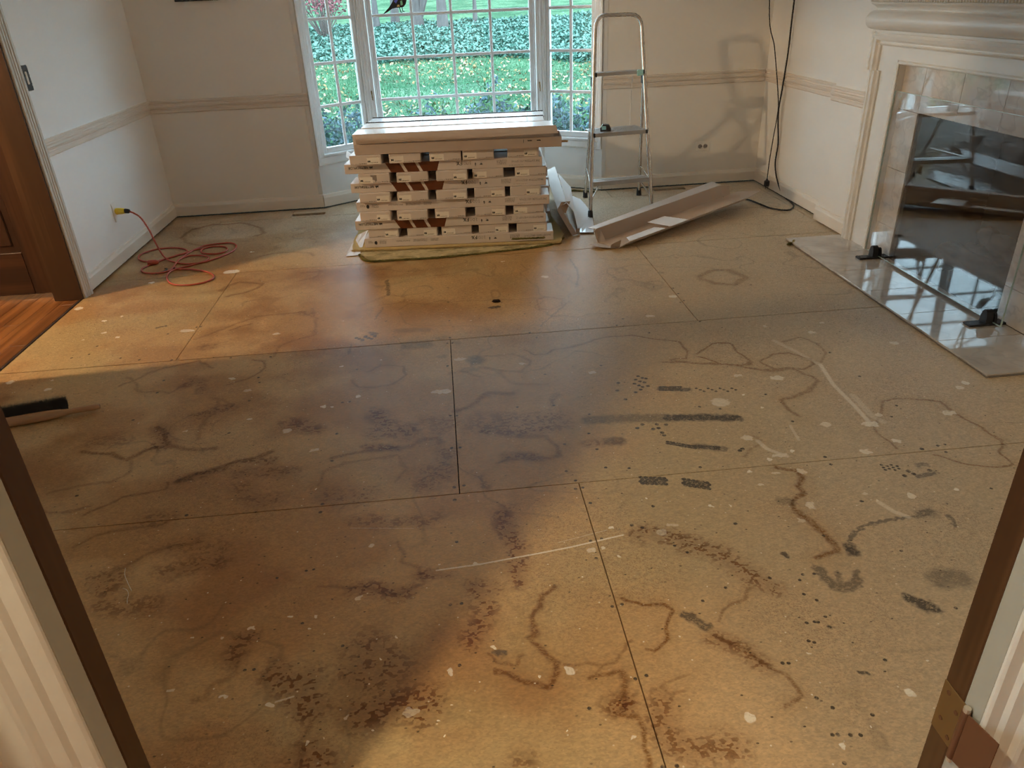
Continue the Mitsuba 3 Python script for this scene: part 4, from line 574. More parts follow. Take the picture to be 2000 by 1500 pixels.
wp = thing('wall_outlet', 'white outlet on the left wall with the yellow plug in it', 'outlet')
part(wp, 'plate', bx(XL, XL+.006, 2.835, 2.905, .25, .365, .002), 'paint_left')
# red extension cord
ec = thing('extension_cord', 'reddish orange extension cord plugged into the left wall and lying in loops on the floor', 'extension cord')
def zf(x, y, z=.0055): return (x, y, z)
ECP = [(-1.915,2.866,.308),(-1.885,2.863,.294),(-1.85,2.859,.262),(-1.81,2.83,.195),(-1.785,2.81,.12),(-1.762,2.80,.05),(-1.735,2.79,.010),(-1.674,2.73,0.006),(-1.587,2.672,0.006),(-1.487,2.673,0.006),(-1.406,2.754,0.006),(-1.343,2.877,0.006),(-1.346,2.997,0.006),(-1.398,3.072,0.006),(-1.485,3.073,0.006),(-1.573,3.038,0.006),(-1.636,2.919,0.006),(-1.694,2.869,0.006),(-1.739,2.811,0.006),(-1.804,2.759,0.006),(-1.886,2.793,0.006),(-1.938,2.872,0.006),(-1.941,2.959,0.006),(-1.872,3.04,0.006),(-1.767,3.046,0.006),(-1.685,3.001,0.006),(-1.649,2.929,0.006),(-1.692,2.862,0.006),(-1.761,2.782,0.006),(-1.829,2.652,0.006),(-1.823,2.588,0.006),(-1.782,2.54,0.006),(-1.708,2.517,0.006),(-1.65,2.551,0.006),(-1.643,2.627,0.006),(-1.652,2.758,0.006),(-1.612,2.834,0.006),(-1.527,2.825,0.006),(-1.466,2.767,0.006),(-1.481,2.688,0.006),(-1.553,2.623,0.006),(-1.624,2.56,0.006),(-1.636,2.487,0.006),(-1.612,2.394,0.006),(-1.555,2.297,0.006),(-1.469,2.257,0.006),(-1.381,2.274,0.006),(-1.336,2.336,0.006),(-1.351,2.411,0.006),(-1.42,2.492,0.006),(-1.535,2.557,0.006),(-1.602,2.571,0.006),(-1.648,2.66,0.006),(-1.646,2.807,0.006),(-1.615,2.957,0.006),(-1.558,2.98,0.006),(-1.504,3.018,0.006),(-1.422,2.992,0.006),(-1.386,2.905,0.006),(-1.429,2.844,0.006),(-1.517,2.864,0.006),(-1.559,2.926,0.006),(-1.557,2.998,0.006)]
ECE = (-1.821, 2.704)

part(ec, 'cable', tube(spline(ECP, 7), .0052, 7), 'cord_red', smooth=True)
m = tube([[XL+.006, 2.868, .312], [XL+.012, 2.868, .312], [XL+.045, 2.868, .311], [XL+.062, 2.868, .311]], [.014, .0205, .0195, .015], 14); part(ec, 'plug', m, 'plastic_yellow', smooth=40, label='yellow plug')
m = tube([[XL+.06, 2.868, .311], [XL+.068, 2.868, .310], [XL+.085, 2.867, .308], [XL+.092, 2.866, .306]], [.013, .0145, .0135, .008], 12); part(ec, 'strain_relief', m, 'rubber', smooth=40, label='black collar of the plug')
m = tube([[*ECE, .017], [ECE[0]+.018, ECE[1]+.003, .017], [ECE[0]+.05, ECE[1]+.008, .017], [ECE[0]+.062, ECE[1]+.010, .012]], [.015, .0175, .015, .007], 10); part(ec, 'socket', m, 'cord_red', smooth=40, label='reddish socket end')
tw = thing('cable_tie', 'short black curl of cable tie inside the red cord loop', 'cable tie')
put(tw, tube(spline([(-1.715, 2.512, .004), (-1.690, 2.530, .006), (-1.668, 2.562, .008), (-1.672, 2.59, .008), (-1.69, 2.60, .006)], 5), .0035, 6), 'rubber', smooth=True)
# black cords hanging from above
hc = thing('hanging_cord', 'thin black cord hanging straight down with a plug just above the floor', 'cord')
P = spline([(2.37, 3.63, 2.43), (2.404, 3.61, 1.307), (2.464, 3.573, .999), (2.519, 3.541, .676), (2.527, 3.537, .553), (2.518, 3.541, .391), (2.511, 3.545, .204), (2.511, 3.546, .085)], 6)
part(hc, 'cable', tube(P, .0036, 6), 'rubber', smooth=True)
part(hc, 'plug', cat([tube([(2.511, 3.546, .092), (2.511, 3.546, .078)], [.006, .010], 10), bx(2.494, 2.530, 3.530, 3.561, .036, .080, .006), bx(2.502, 2.504, 3.535, 3.541, .018, .038), bx(2.520, 2.522, 3.535, 3.541, .018, .038)]), 'rubber')
h2 = thing('hanging_cord', 'thicker black cord hanging down and curving along the floor behind the open carton', 'cord')
P = spline([(2.55, 3.50, 2.43), (2.537, 3.510, 1.302), (2.538, 3.509, .998), (2.530, 3.514, .746), (2.523, 3.518, .606), (2.529, 3.513, .50), (2.545, 3.505, .356), (2.540, 3.50, .208), (2.545, 3.43, .09), (2.555, 3.32, .012), (2.545, 3.19, .007), (2.51, 3.05, .007), (2.43, 2.965, .007), (2.345, 3.03, .007), (2.31, 3.17, .007), (2.28, 3.30, .007), (2.21, 3.38, .007), (2.08, 3.42, .007)], 7)
put(h2, tube(P, .0055, 7), 'rubber', smooth=True)
# suncatcher bird in the middle window
bd = thing('suncatcher_bird', 'dark stained glass bird hanging in the upper left of the middle window', 'suncatcher')
yb_ = YC-.006
body = [(-.283, 1.319), (-.262, 1.338), (-.235, 1.362), (-.210, 1.392), (-.188, 1.425), (-.160, 1.452), (-.128, 1.462), (-.105, 1.455), (-.088, 1.44), (-.098, 1.425), (-.102, 1.405), (-.112, 1.378), (-.128, 1.362), (-.150, 1.358), (-.185, 1.358), (-.215, 1.352), (-.250, 1.332)]
def xz(poly, y, t):
    m = extr(poly, t); m.apply_transform(frame([0, y, 0], [1, 0, 0], [0, 0, 1], [0, -1, 0])); return m
part(bd, 'body', xz(Polygon(body), yb_, .005), 'plastic_black')
part(bd, 'leg', cat([tube([(-.140, yb_-.002, 1.362), (-.136, yb_-.002, 1.332), (-.124, yb_-.002, 1.330)], .003, 6), tube([(-.160, yb_-.002, 1.362), (-.152, yb_-.002, 1.328), (-.142, yb_-.002, 1.326)], .003, 6)]), 'plastic_black')
for nm, c, pts in (('glass_blue', (.12, .14, .55), [(-.195, 1.40), (-.172, 1.43), (-.160, 1.415), (-.180, 1.385)]), ('glass_pink', (.65, .35, .45), [(-.128, 1.42), (-.112, 1.432), (-.108, 1.405)]), ('glass_green', (.25, .6, .35), [(-.150, 1.40), (-.135, 1.405), (-.132, 1.375), (-.148, 1.37)]), ('glass_amber', (.6, .38, .15), [(-.175, 1.375), (-.158, 1.38), (-.156, 1.364), (-.176, 1.363)])):
    M('sun_'+nm, plastic(c, .2, .6)); part(bd, nm, xz(Polygon(pts), yb_-.005, .0012), 'sun_'+nm)
part(bd, 'thread', tube([(-.128, yb_-.002, 1.461), (-.128, yb_-.002, GZ1-.01)], .0008, 5), 'thread')

# ------------------------------------------------------------------ the pile of flooring cartons
PA = math.radians(-4.77)
PO = np.array([-.469, 2.700, 0]); EU = np.array([math.cos(PA), math.sin(PA), 0]); EV = np.array([-EU[1], EU[0], 0])
def PT(u, v, z, yaw=0., roll=0.):
    m = np.eye(4); m[:3, 0], m[:3, 1], m[:3, 3] = EU, EV, PO+u*EU+v*EV+[0, 0, z]
    c, s = math.cos(yaw), math.sin(yaw); R = np.eye(4); R[:2, :2] = [[c, -s], [s, c]]
    c, s = math.cos(roll), math.sin(roll); Q = np.eye(4); Q[0, 0], Q[0, 2], Q[2, 0], Q[2, 2] = c, -s, s, c
    return T4((m @ R @ Q).tolist())
CL, CW, CT = 1.20, .19, .0575
def upside(text, h, u_right, z_top, bold=False):
    """Lettering on a carton's front (its plane is v = 0), upside down as the cartons lie."""
    m = meshkit.text_mesh(text, h, .0006, bold); V = m.vertices.copy()
    m.vertices = np.stack([u_right-V[:, 0], .0001-V[:, 2], z_top-V[:, 1]], 1); return m
def scribble(u0, u1, z, h, seed, n=1):
    """Rows of small illegible print."""
    r = np.random.default_rng(seed); ms = []
    for k in range(n):
        u = u0
        while u < u1-.004:
            w = r.uniform(.004, .014); w = min(w, u1-u); ms.append(bx(u, u+w, -.0005, .0002, z-k*h*1.9, z-k*h*1.9+h)); u += w+.0028
    return cat(ms)
def front_poly(pts): 
    m = extr(Polygon(pts), .0005); m.apply_transform(frame([0, .0001, 0], [1, 0, 0], [0, 0, 1], [0, -1, 0])); return m
long_body = PLY(bx(0, CL, 0, CW, 0, CT, .0025), 'card_white')
end_body = PLY(bx(0, CW, 0, CL, 0, CT, .0025), 'card_white')
zt = CT-.018
arrow = Polygon([(0, 0), (.006, .010), (.004, .010), (.004, .016), (-.004, .016), (-.004, .010), (-.006, .010)])
L_letter = {
 'maker': PLY(cat([upside('METROFLOR', .0145, .145, zt+.003, True), front_poly([(.150, .040), (.157, .024), (.163, .034), (.168, .026), (.173, .040)])]), 'ink'),
 'fx': PLY(cat([upside('FX', .021, .718, zt+.008, True), upside('®', .008, .684, zt+.006)]), 'ink'),
 'hundred': PLY(upside('100', .0185, .772, zt+.006), 'ink_grey'),
 'icons': PLY(cat([front_poly([(.790, .028), (.7955, .038), (.801, .028), (.7975, .028), (.7975, .018), (.7935, .018), (.7935, .028)]), front_poly([(.822, .024), (.840, .024), (.838, .030), (.831, .034), (.824, .030)]), bx(.822, .838, -.0005, .0002, .0385, .0395)]), 'ink'),
 'line': PLY(cat([upside('INCEPTION •', .0115, 1.185, zt+.001, True), upside('RESERVE', .0115, 1.082, zt+.001)]), 'ink_grey'),
 'small_print': PLY(cat([scribble(.925, .985, .044, .003, 3, 5), scribble(1.0, 1.09, .011, .0022, 5, 1)]), 'ink_grey'),
 'small_print_left': PLY(cat([scribble(.025, .055, .040, .003, 8, 3), scribble(.095, .14, .040, .003, 9, 4), scribble(.20, .29, .036, .0025, 10, 2), scribble(.31, .40, .042, .0025, 12, 4), scribble(.42, .47, .042, .0025, 13, 4)]), 'ink_grey'),
 'badge': PLY(front_poly([(.072+.0095*math.cos(t), .030+.0115*math.sin(t)) for t in np.linspace(0, 6.2, 20)]), 'ink')}
B_blocks = [PLY(front_poly(p), 'print_brown') for p in ([(.249, CT), (.334, CT), (.364, 0), (.283, 0)], [(.354, CT), (.428, CT), (.456, 0), (.384, 0)], [(.448, CT), (.578, CT), (.560, 0), (.476, 0)])]
ordinal = ['lowest', 'second lowest', 'third lowest', 'fourth lowest', 'fifth lowest', 'sixth lowest', 'seventh lowest', 'eighth lowest', 'ninth lowest', 'tenth lowest']
LONG_U = {0: .0, 2: -.045, 4: -.022, 6: -.040, 8: -.062}
LONG_YAW = {0: .0, 2: .004, 4: -.006, 6: .003, 8: -.004}
ENDS = {1: [.030, .276, .493, .729, .971], 3: [-.002, .229, .464, .714, .953], 5: [.010, .243, .482, .716, .937], 7: [.018, .252, .492, .712, .972], 9: [-.015, .219, .461, .658, .929]}
ENDV = {1: [.012, .008, .014, .010, .012], 3: [-.022, -.030, -.014, -.004, .006], 5: [-.024, -.030, -.026, -.010, -.002], 7: [-.020, -.028, -.030, -.004, .004], 9: [-.044, -.030, -.022, -.018, -.004]}
Z0 = .0205
er = np.random.default_rng(11)
where = ['leftmost', 'second from the left', 'middle', 'second from the right', 'rightmost']
stick = PLY(bx(0, .078, -.0006, .0003, 0, .036), 'sticker'); stick_ink = PLY(cat([upside('81', .011, .018, .020, True), scribble(.024, .066, .020, .002, 4, 3), bx(.024, .066, -.0012, .0, .006, .009)]), 'ink_grey')
stick_code = PLY(cat([bx(.004, .010, -.0012, 0, .009, .020), bx(.012, .019, -.0012, 0, .009, .020)]), 'ink')
strip_ink = PLY(cat([scribble(0, .050, .0, .0025, 20, 1), scribble(.052, .100, .0, .0055, 21, 1)]), 'ink_grey')
for lay in range(10):
    z = Z0+lay*.058
    if lay % 2 == 0:
        for r_ in range(5):
            if r_ == 0:
                k = thing('flooring_carton', f'white carton showing its long side, {ordinal[lay]} layer, ' + ('with three brown blocks' if lay in (2, 6, 8) else 'with a black badge'), 'carton', 'flooring cartons lying along the front of the pile')
            else:
                k = thing('flooring_carton', 'white flooring carton lying hidden behind the front carton of the pile', 'carton', 'flooring cartons behind the front ones of the pile')
            Tm = PT(LONG_U[lay]+(er.uniform(-.02, .03) if r_ else 0), r_*.245+(0 if r_ == 0 else er.uniform(-.01, .01)), z, LONG_YAW[lay])
            share(k, 'box', long_body, Tm)
            if r_ == 0:
                for nm in ('fx', 'hundred', 'icons', 'line', 'small_print'): share(k, 'lettering', L_letter[nm], Tm)
                if lay in (2, 6, 8):
                    share(k, 'lettering', L_letter['maker'], Tm)
                    for b in B_blocks: share(k, 'printed_block', b, Tm, label='dark brown printed block')
                else:
                    share(k, 'lettering', L_letter['small_print_left'], Tm); share(k, 'badge', L_letter['badge'], Tm, label='round black badge')
    else:
        for i, u in enumerate(ENDS[lay]):
            k = thing('flooring_carton', f'white carton showing its end, {where[i]}, {ordinal[lay]} layer of the pile', 'carton', 'flooring cartons showing their ends')
            yaw = er.uniform(-.012, .012)+(.045 if (lay, i) == (7, 1) else 0)
            Tm = PT(u, ENDV[lay][i], z, yaw)
            share(k, 'box', end_body, Tm)
            left = er.random() < .4
            su = .008 if left else .104; zs = .004 if lay != 9 else .006
            flipd = (lay in (9, 5) and i == 4)
            if flipd: su = .10
            share(k, 'sticker', stick, Tm @ T4().translate([su, 0, zs]), label='small printed sticker')
            share(k, 'lettering', stick_code, Tm @ T4().translate([su, 0, zs])); share(k, 'lettering', stick_ink, Tm @ T4().translate([su, 0, zs]))
            share(k, 'lettering', strip_ink, Tm @ T4().translate([.088 if left else .003, 0, .006]))
            if (lay, i) == (7, 0):
                q = front_poly([(.072, .050), (.112, .050), (.112, .016), (.100, .010), (.098, .020), (.078, .026), (.080, .038)]); q.apply_transform(np.array(Tm.matrix)); part(k, 'torn_patch', q, 'ink_grey', label='grey torn patch')
# topmost: three rows of long cartons, two high, the front ones opened
zt0 = Z0+10*.058
top_long = PLY(bx(0, 1.13, 0, .197, 0, .0595, .0025), 'card_gloss')
topw = ['front', 'middle', 'rear']
for i, v in enumerate((.182, .392)):
    for j in range(2):
        k = thing('flooring_carton', 'glossy white carton on top of the pile, ' + ('front', 'middle', 'rear')[i] + (' row behind the tray, upper one' if j else ' row behind the tray, lower one'), 'carton', 'glossy cartons on top of the pile')
        Tm = PT(.035+.01*i, v, zt0+.0005+j*.0612, (-.006, -.010)[i])
        share(k, 'box', top_long, Tm)
        if j:
            for uu in (.42, .76, 1.02):
                share(k, 'tape', PLY(bx(uu, uu+.012, 0, .197, .0590, .0599), 'card_white'), Tm)
            # black strip standing in for the shadowed gap behind the carton
            m = cat([bx(.0, 1.13, .197, .2025, .048, .0640)]); m.apply_transform(np.array(Tm.matrix)); part(k, 'gap_shade', m, 'plastic_black', label='black strip for the shadowed gap')
            m = quadsheet((-.028, .03, .012), (-.001, .0, .058), (-.001, .19, .058), (-.035, .16, .012), .0015); m.apply_transform(np.array(Tm.matrix)); part(k, 'end_flap', m, 'card_white', label='open end flap')
# open tray at the front of the top layer: lower tray and upper lid
k = thing('carton_tray', 'lower long tan carton tray across the front of the top of the pile', 'carton tray')
Tm = np.array(PT(.022, -.035, zt0+.001, -.004).matrix)
def tray(L, W, Hh, t, front_mat):
    return [('bottom', bx(0, L, 0, W, 0, t), 'card_inner'), ('side', bx(0, L, 0, t, t, Hh), front_mat), ('side', bx(0, L, W-t, W, t, Hh), front_mat), ('end', bx(0, t, t, W-t, t, Hh), front_mat), ('end', bx(L-t, L, t, W-t, t, Hh), front_mat)]
for nm, m, mt in tray(1.232, .205, .058, .002, 'card_kraft'): m.apply_transform(Tm); part(k, nm, m, mt)
m = cat([bx(1.03, 1.055, -.0006, .0002, .038, .044), bx(1.085, 1.108, -.0006, .0002, .038, .044), bx(1.005, 1.007, -.0006, .0002, .030, .050)]); m.apply_transform(Tm); part(k, 'lettering', m, 'ink')
k = thing('carton_tray', 'upper carton lid in the front tray on top of the pile, with slanting front flap', 'carton tray')
Tm = np.array(PT(.018, -.030, zt0+.0045, -.004, .003).matrix)
for nm, m, mt in tray(1.190, .195, .112, .002, 'card_white')[1:]: m.apply_transform(Tm); part(k, nm, m, mt)
m = bx(0.0, 1.19, .002, .193, .1105, .1130); m.apply_transform(Tm); part(k, 'lid', m, 'card_gloss', label='glossy white top')
m = quadsheet((.02, -.008, .060), (1.215, -.036, .074), (1.205, -.003, .114), (.02, -.003, .108), .002, 3, 12, lambda u, v: np.array([0, -.012*math.sin(math.pi*v)*(1-u), 0])); m.apply_transform(Tm); part(k, 'front_flap', m, 'card_kraft', label='loose slanting flap')
k = thing('carton_flap', 'torn white carton flap sticking out left under the top tray of the pile', 'carton flap')
m = quadsheet((-.04, -.03, .035), (.02, -.05, .0), (.0, .12, .0), (-.06, .10, .05), .0015); m.apply_transform(np.array(PT(-.0, .02, zt0+.002-.05).matrix)); put(k, m, 'card_white')
k = thing('wood_shim', 'small wooden shim poking out at the right end of the pile top', 'shim')
m = bx(0, .05, 0, .018, 0, .010, .001); m.apply_transform(np.array(PT(1.252, .10, zt0+.0008, -.2).matrix)); put(k, m, 'shim_wood')
# carpet scraps under the pile
def ragged(pts, step, amp, seed):
    r = np.random.default_rng(seed); out = []
    P = np.array(pts+[pts[0]], float)
    for a, b in zip(P[:-1], P[1:]):
        n = max(1, int(np.linalg.norm(b-a)/step))
        for i in range(n): out.append(a+(b-a)*i/n+r.normal(0, amp, 2))
    return Polygon(out).buffer(0)
cs1 = thing('carpet_scrap', 'olive carpet scrap with frayed edges lying backing side up in front of the pile', 'carpet scrap')
C1 = [(-.50, 2.62), (-.43, 2.475), (-.23, 2.46), (.02, 2.452), (.40, 2.495), (.68, 2.55), (.80, 2.68), (.79, 2.76), (.4, 2.80), (-.45, 2.82)]
pg = ragged(C1, .03, .004, 2)
def lumpy(poly, z0, t, amp, seed):
    tri = extr(poly, t); tri = tri.subdivide_to_size(.05); V = tri.vertices
    V[:, 2] += z0+amp*np.sin(V[:, 0]*17+seed)*np.cos(V[:, 1]*23)*(V[:, 2] > t*.5)
    tri.vertices = V; return tri
part(cs1, 'backing', lumpy(pg, .0005, .008, .0015, 1), 'carpet_back')
def fringe(path, seed, n, zlo, l, out, droop=.4):
    r = np.random.default_rng(seed); P = spline([(*p, 0) for p in path], 10); ms_v, ms_f = [], []
    for i in range(n):
        s = r.uniform(0, len(P)-1.001); a = int(s); q = P[a]+(P[a+1]-P[a])*(s-a); d = P[a+1]-P[a]; d /= np.linalg.norm(d); o = np.array([d[1], -d[0], 0])
        ln = l*r.uniform(.4, 1.2); w = .0028*r.uniform(.6, 1.4); dirv = o*out*r.uniform(.5, 1)+d*r.normal(0, .5)
        b = q+[0, 0, zlo+r.uniform(0, .008)]; tip = b+dirv*ln+[0, 0, -droop*ln*r.uniform(-.3, 1)]
        tip[2] = max(tip[2], .001)
        k0 = len(ms_v); ms_v += [b-d*w, b+d*w, tip, b+[0, 0, w*1.5]]; ms_f += [[k0, k0+1, k0+2], [k0+1, k0+3, k0+2], [k0+3, k0, k0+2]]
    return trimesh.Trimesh(np.array(ms_v), np.array(ms_f), process=False)
kf = part(cs1, 'frayed_edge', fringe([(-.50, 2.62), (-.43, 2.475), (-.23, 2.46), (.02, 2.452), (.40, 2.495), (.68, 2.55), (.80, 2.68)], 5, 2600, .001, .016, 1.0), 'carpet_fringe'); labels[kf] = dict(kind='stuff', label='dark frayed tufts along the edge')
cs2 = thing('carpet_scrap', 'tan looped carpet scrap directly under the lowest carton of the pile', 'carpet scrap')
C2 = [(-.55, 2.68), (-.45, 2.662), (.0, 2.62), (.45, 2.585), (.77, 2.56), (.81, 2.72), (.79, 3.75), (-.5, 3.85), (-.56, 2.9)]
part(cs2, 'backing', lumpy(ragged(C2, .04, .003, 3), .0098, .0095, .0, 2), 'carpet_pile')
kf = part(cs2, 'frayed_edge', fringe([(-.55, 2.682), (-.45, 2.664), (.0, 2.622), (.45, 2.587), (.77, 2.562)], 6, 2200, .010, .014, 1.0, .2), 'carpet_pile'); labels[kf] = dict(kind='stuff', label='tan loops along the edge')
k = thing('carton_scrap', 'grey white torn carton strip on the floor at the left end of the pile', 'carton scrap')
put(k, quadsheet((-.585, 2.60, .004), (-.50, 2.61, .003), (-.47, 3.0, .05), (-.555, 3.02, .012), .002, 3, 3), 'card_white')
k = thing('carpet_tuft', 'olive tuft of carpet stuck to the front of the lowest carton near its right end', 'carpet scrap')
m = fringe([(.46, 2.598), (.52, 2.594), (.60, 2.587), (.665, 2.581)], 9, 420, .040, .012, 1.0, .1); put(k, m, 'carpet_fringe'); labels[k]['kind'] = 'stuff'
# opened cartons leaning to the right of the pile
lc = thing('open_carton', 'opened white carton leaning upright against the right side of the pile', 'carton')
part(lc, 'panel', quadsheet((.875, 2.735, .004), (.775, 2.72, .185), (.84, 3.78, .205), (.97, 3.80, .006), .002, 4, 8), 'card_white')
part(lc, 'side', quadsheet((.775, 2.72, .185), (.835, 2.735, .215), (.915, 3.76, .235), (.84, 3.78, .205), .002, 3, 8), 'card_white')
part(lc, 'tan_edge', quadsheet((.868, 2.725, .003), (.768, 2.705, .182), (.790, 2.718, .196), (.905, 2.737, .004), .0015), 'card_kraft', label='tan cut edge facing the doorway')
part(lc, 'tan_flap', quadsheet((.768, 2.706, .178), (.800, 2.73, .225), (.868, 2.79, .212), (.830, 2.735, .150), .0015), 'card_inner', label='tan inner flap')
part(lc, 'upper_flap', quadsheet((.835, 2.745, .213), (.885, 2.70, .150), (.965, 3.35, .17), (.905, 3.55, .23), .0015, 4, 6), 'card_gloss', label='white fold hanging over')
l2 = thing('open_carton', 'flattened white carton sheet lying on the floor between the pile and the stepladder', 'carton')
part(l2, 'sheet', quadsheet((.915, 2.755, .010), (1.012, 2.735, .010), (1.085, 3.62, .010), (.985, 3.66, .05), .002, 5, 12, lambda u, v: np.array([.035*math.sin(math.pi*v)*u, 0, .035*(1-u)**2*math.sin(math.pi*min(1, v*1.1))])), 'card_gloss')
part(l2, 'end_tab', quadsheet((.897, 2.742, .004), (.922, 2.738, .004), (.922, 2.742, .042), (.897, 2.746, .042), .002), 'card_kraft', label='tan upright tab')
# open carton tray on the floor in front of the ladder
ot = thing('open_carton', 'long open carton tray with tan inside lying on the floor in front of the stepladder', 'carton')
A = np.array([1.00, 2.535, 0]); D = np.array([1.205, .800, 0]); Lt = np.linalg.norm(D); D /= Lt; Nn = np.array([-D[1], D[0], 0])  # along, and away from the camera
W_ = .20; Lc = 1.26
def tp(s, w, z): return A+D*s+Nn*w+np.array([0, 0, z+.055*(s/Lc)**2])
part(ot, 'bottom', quadsheet(tp(0, -W_+.03, .003), tp(Lc, -W_+.03, .003), tp(Lc, 0, .003), tp(0, 0, .003), .002, 3, 8), 'card_inner')
part(ot, 'back_side', quadsheet(tp(0, 0, .004), tp(Lc, 0, .004), tp(Lc, .02, .085), tp(0, .02, .085), .002, 3, 8), 'card_inner')
part(ot, 'back_flap', quadsheet(tp(0, .02, .086), tp(Lc, .02, .086), tp(Lc, .10, .098), tp(0, .085, .080), .002, 3, 8), 'card_white')
part(ot, 'front_side', quadsheet(tp(-.0, -W_+.03, .003), tp(Lc, -W_+.03, .003), tp(Lc+.05, -W_-.045, .050), tp(.045, -W_-.02, .044), .002, 3, 8), 'card_white')
part(ot, 'front_flap', quadsheet(tp(.055, -W_-.018, .046), tp(.40, -W_-.022, .048), tp(.36, -W_+.05, .050), tp(.10, -W_+.05, .044), .002), 'card_gloss', label='white flap folded inwards')
part(ot, 'inner_flap', quadsheet(tp(.44, -W_-.02, .049), tp(.62, -W_-.024, .050), tp(.56, -.06, .058), tp(.40, -.055, .055), .002), 'card_gloss', label='white flap in the middle')
part(ot, 'end_flap', quadsheet(tp(0, -.0, .004), tp(-.004, .03, .075), tp(.04, .015, .078), tp(.045, -.03, .004), .002), 'card_kraft')
part(ot, 'end_tab', quadsheet(tp(-.03, -W_+.06, .002), tp(-.045, -W_+.04, .035), tp(.00, -W_+.0, .062), tp(.02, -W_+.03, .004), .002), 'card_kraft')
part(ot, 'end_wing', quadsheet(tp(0, -.02, .003), tp(0, -W_+.03, .003), tp(-.10, -W_+.09, .020), tp(-.10, -.03, .022), .0018), 'card_kraft')
part(ot, 'far_flap', quadsheet(tp(Lc, .0, .004), tp(Lc-.005, .02, .085), tp(Lc+.07, -.005, .070), tp(Lc+.06, -.02, .01), .002), 'card_inner')
part(ot, 'far_wing', quadsheet(tp(Lc, -W_+.03, .004), tp(Lc, -.01, .004), tp(Lc+.15, -.03, .008), tp(Lc+.17, -W_+.0, .035), .002), 'card_inner')
# ------------------------------------------------------------------ stepladder
sl = thing('stepladder', 'aluminium three step stepladder with a looped handrail standing right of the bay window', 'stepladder')
fl, frr = np.array([1.062, 3.100, .03]), np.array([1.512, 3.155, .03])
tl, tr = np.array([1.138, 3.385, 1.19]), np.array([1.462, 3.425, 1.185])
ctl, ctr = np.array([1.155, 3.402, 1.268]), np.array([1.447, 3.437, 1.262])
def arc(p, c, q, n=7): return [(1-t)**2*p+2*t*(1-t)*c+t*t*q for t in np.linspace(0, 1, n)]
cl2, cr2 = ctl+(ctr-ctl)*.24, ctl+(ctr-ctl)*.76
rail = [fl+(tl-fl)*s for s in np.linspace(0, 1, 8)]+arc(tl, ctl+np.array([-.006, 0, .004]), cl2)[1:]+arc(cr2, ctr+np.array([.006, 0, .004]), tr)+[tr+(frr-tr)*s for s in np.linspace(0, 1, 8)][1:]
part(sl, 'front_rail', tube(rail, .0125, 12), 'aluminium', smooth=True)
def onrail(z, side): a, b = (fl, tl) if side == 0 else (frr, tr); return a+(b-a)*((z-a[2])/(b[2]-a[2]))
bl, br = np.array([1.140, 3.705, .03]), np.array([1.552, 3.672, .03])
for b, side in ((bl, 0), (br, 1)):
    h = onrail(.87, side)+np.array([0, .028, 0]); part(sl, 'rear_leg', tube([b+(h-b)*s for s in np.linspace(0, 1, 6)], .0105, 10), 'aluminium', smooth=True)
    m = bx(-.014, .014, -.02, .02, -.03, .03, .003); m.apply_translation(h); part(sl, 'hinge_bracket', m, 'rubber')
for p in (fl, frr, bl, br):
    q = p.copy(); part(sl, 'rubber_foot', tube([[q[0], q[1], .0005], [q[0], q[1], .004], [q[0], q[1]+.004, .055], [q[0], q[1]+.005, .058]], [.018, .019, .0165, .012], 12), 'rubber', smooth=35, label='black rubber foot')
def step(z, depth, lip, name, dy=-.012):
    a, b = onrail(z, 0), onrail(z, 1); d = (b-a); Lw = np.linalg.norm(d[:2]); ex = np.array([d[0], d[1], 0])/Lw; ey = np.array([-ex[1], ex[0], 0])
    Fm = frame([a[0], a[1], z], ex, ey, [0, 0, 1])
    m = cat([bx(.012, Lw-.012, dy, dy+depth, -.004, 0)]+[bx(.012, Lw-.012, dy, dy+.003, -lip, 0), bx(.012, Lw-.012, dy+depth-.003, dy+depth, -lip*.6, 0)]+[bx(.014, Lw-.014, dy+.02+i*.018, dy+.027+i*.018, 0, .0015) for i in range(max(1, int((depth-.03)/.018)))])
    m.apply_transform(Fm); part(sl, name, m, 'aluminium_flat'); return Fm, Lw
step(.242, .085, .030, 'step'); F2, W2 = step(.552, .215, .026, 'step')
F3, W3 = step(.925, .07, .022, 'top_platform')
for (FF, WW, dz) in ((F2, W2, -.013), (F3, W3, -.012)):
    for u in (.008, WW-.008):
        m = bx(u-.008, u+.008, -.018, .012, dz-.014, dz+.014, .003); m.apply_transform(FF); part(sl, 'step_bracket', m, 'rubber')
m = bx(W3-.055, W3-.012, -.020, -.0125, -.034, .004, .002); m.apply_transform(F3); part(sl, 'label_plate', m, 'label_teal', label='pale teal label')
m = tube([(*(F3 @ [W3-.06, .055, -.01, 1])[:3],), (*(F2 @ [W2-.055, .195, 0, 1])[:3],)], .0028, 6); part(sl, 'link_rod', m, 'plastic_white')
for side in (0, 1):
    a = onrail(.21, side); b = onrail(.115, side)
    part(sl, 'brace', tube([b+[0, .006, 0], [a[0]+(.075 if side == 0 else -.075), a[1]+.04, .228]], .006, 6), 'aluminium')
rb = bl+(onrail(.87, 0)+np.array([0, .028, 0])-bl)*.25; rc = br+(onrail(.87, 1)+np.array([0, .028, 0])-br)*.25
part(sl, 'rear_brace', cat([tube([rb, onrail(.235, 0)+[0, .05, 0]], .005, 6), tube([rc, onrail(.235, 1)+[0, .05, 0]], .005, 6)]), 'aluminium')
tm = thing('tape_measure', 'black tape measure with a pale teal label on the middle step of the ladder', 'tape measure')
Fm = F2 @ frame([.115, .062, .0016], [.94, -.34, 0], [.34, .94, 0], [0, 0, 1])
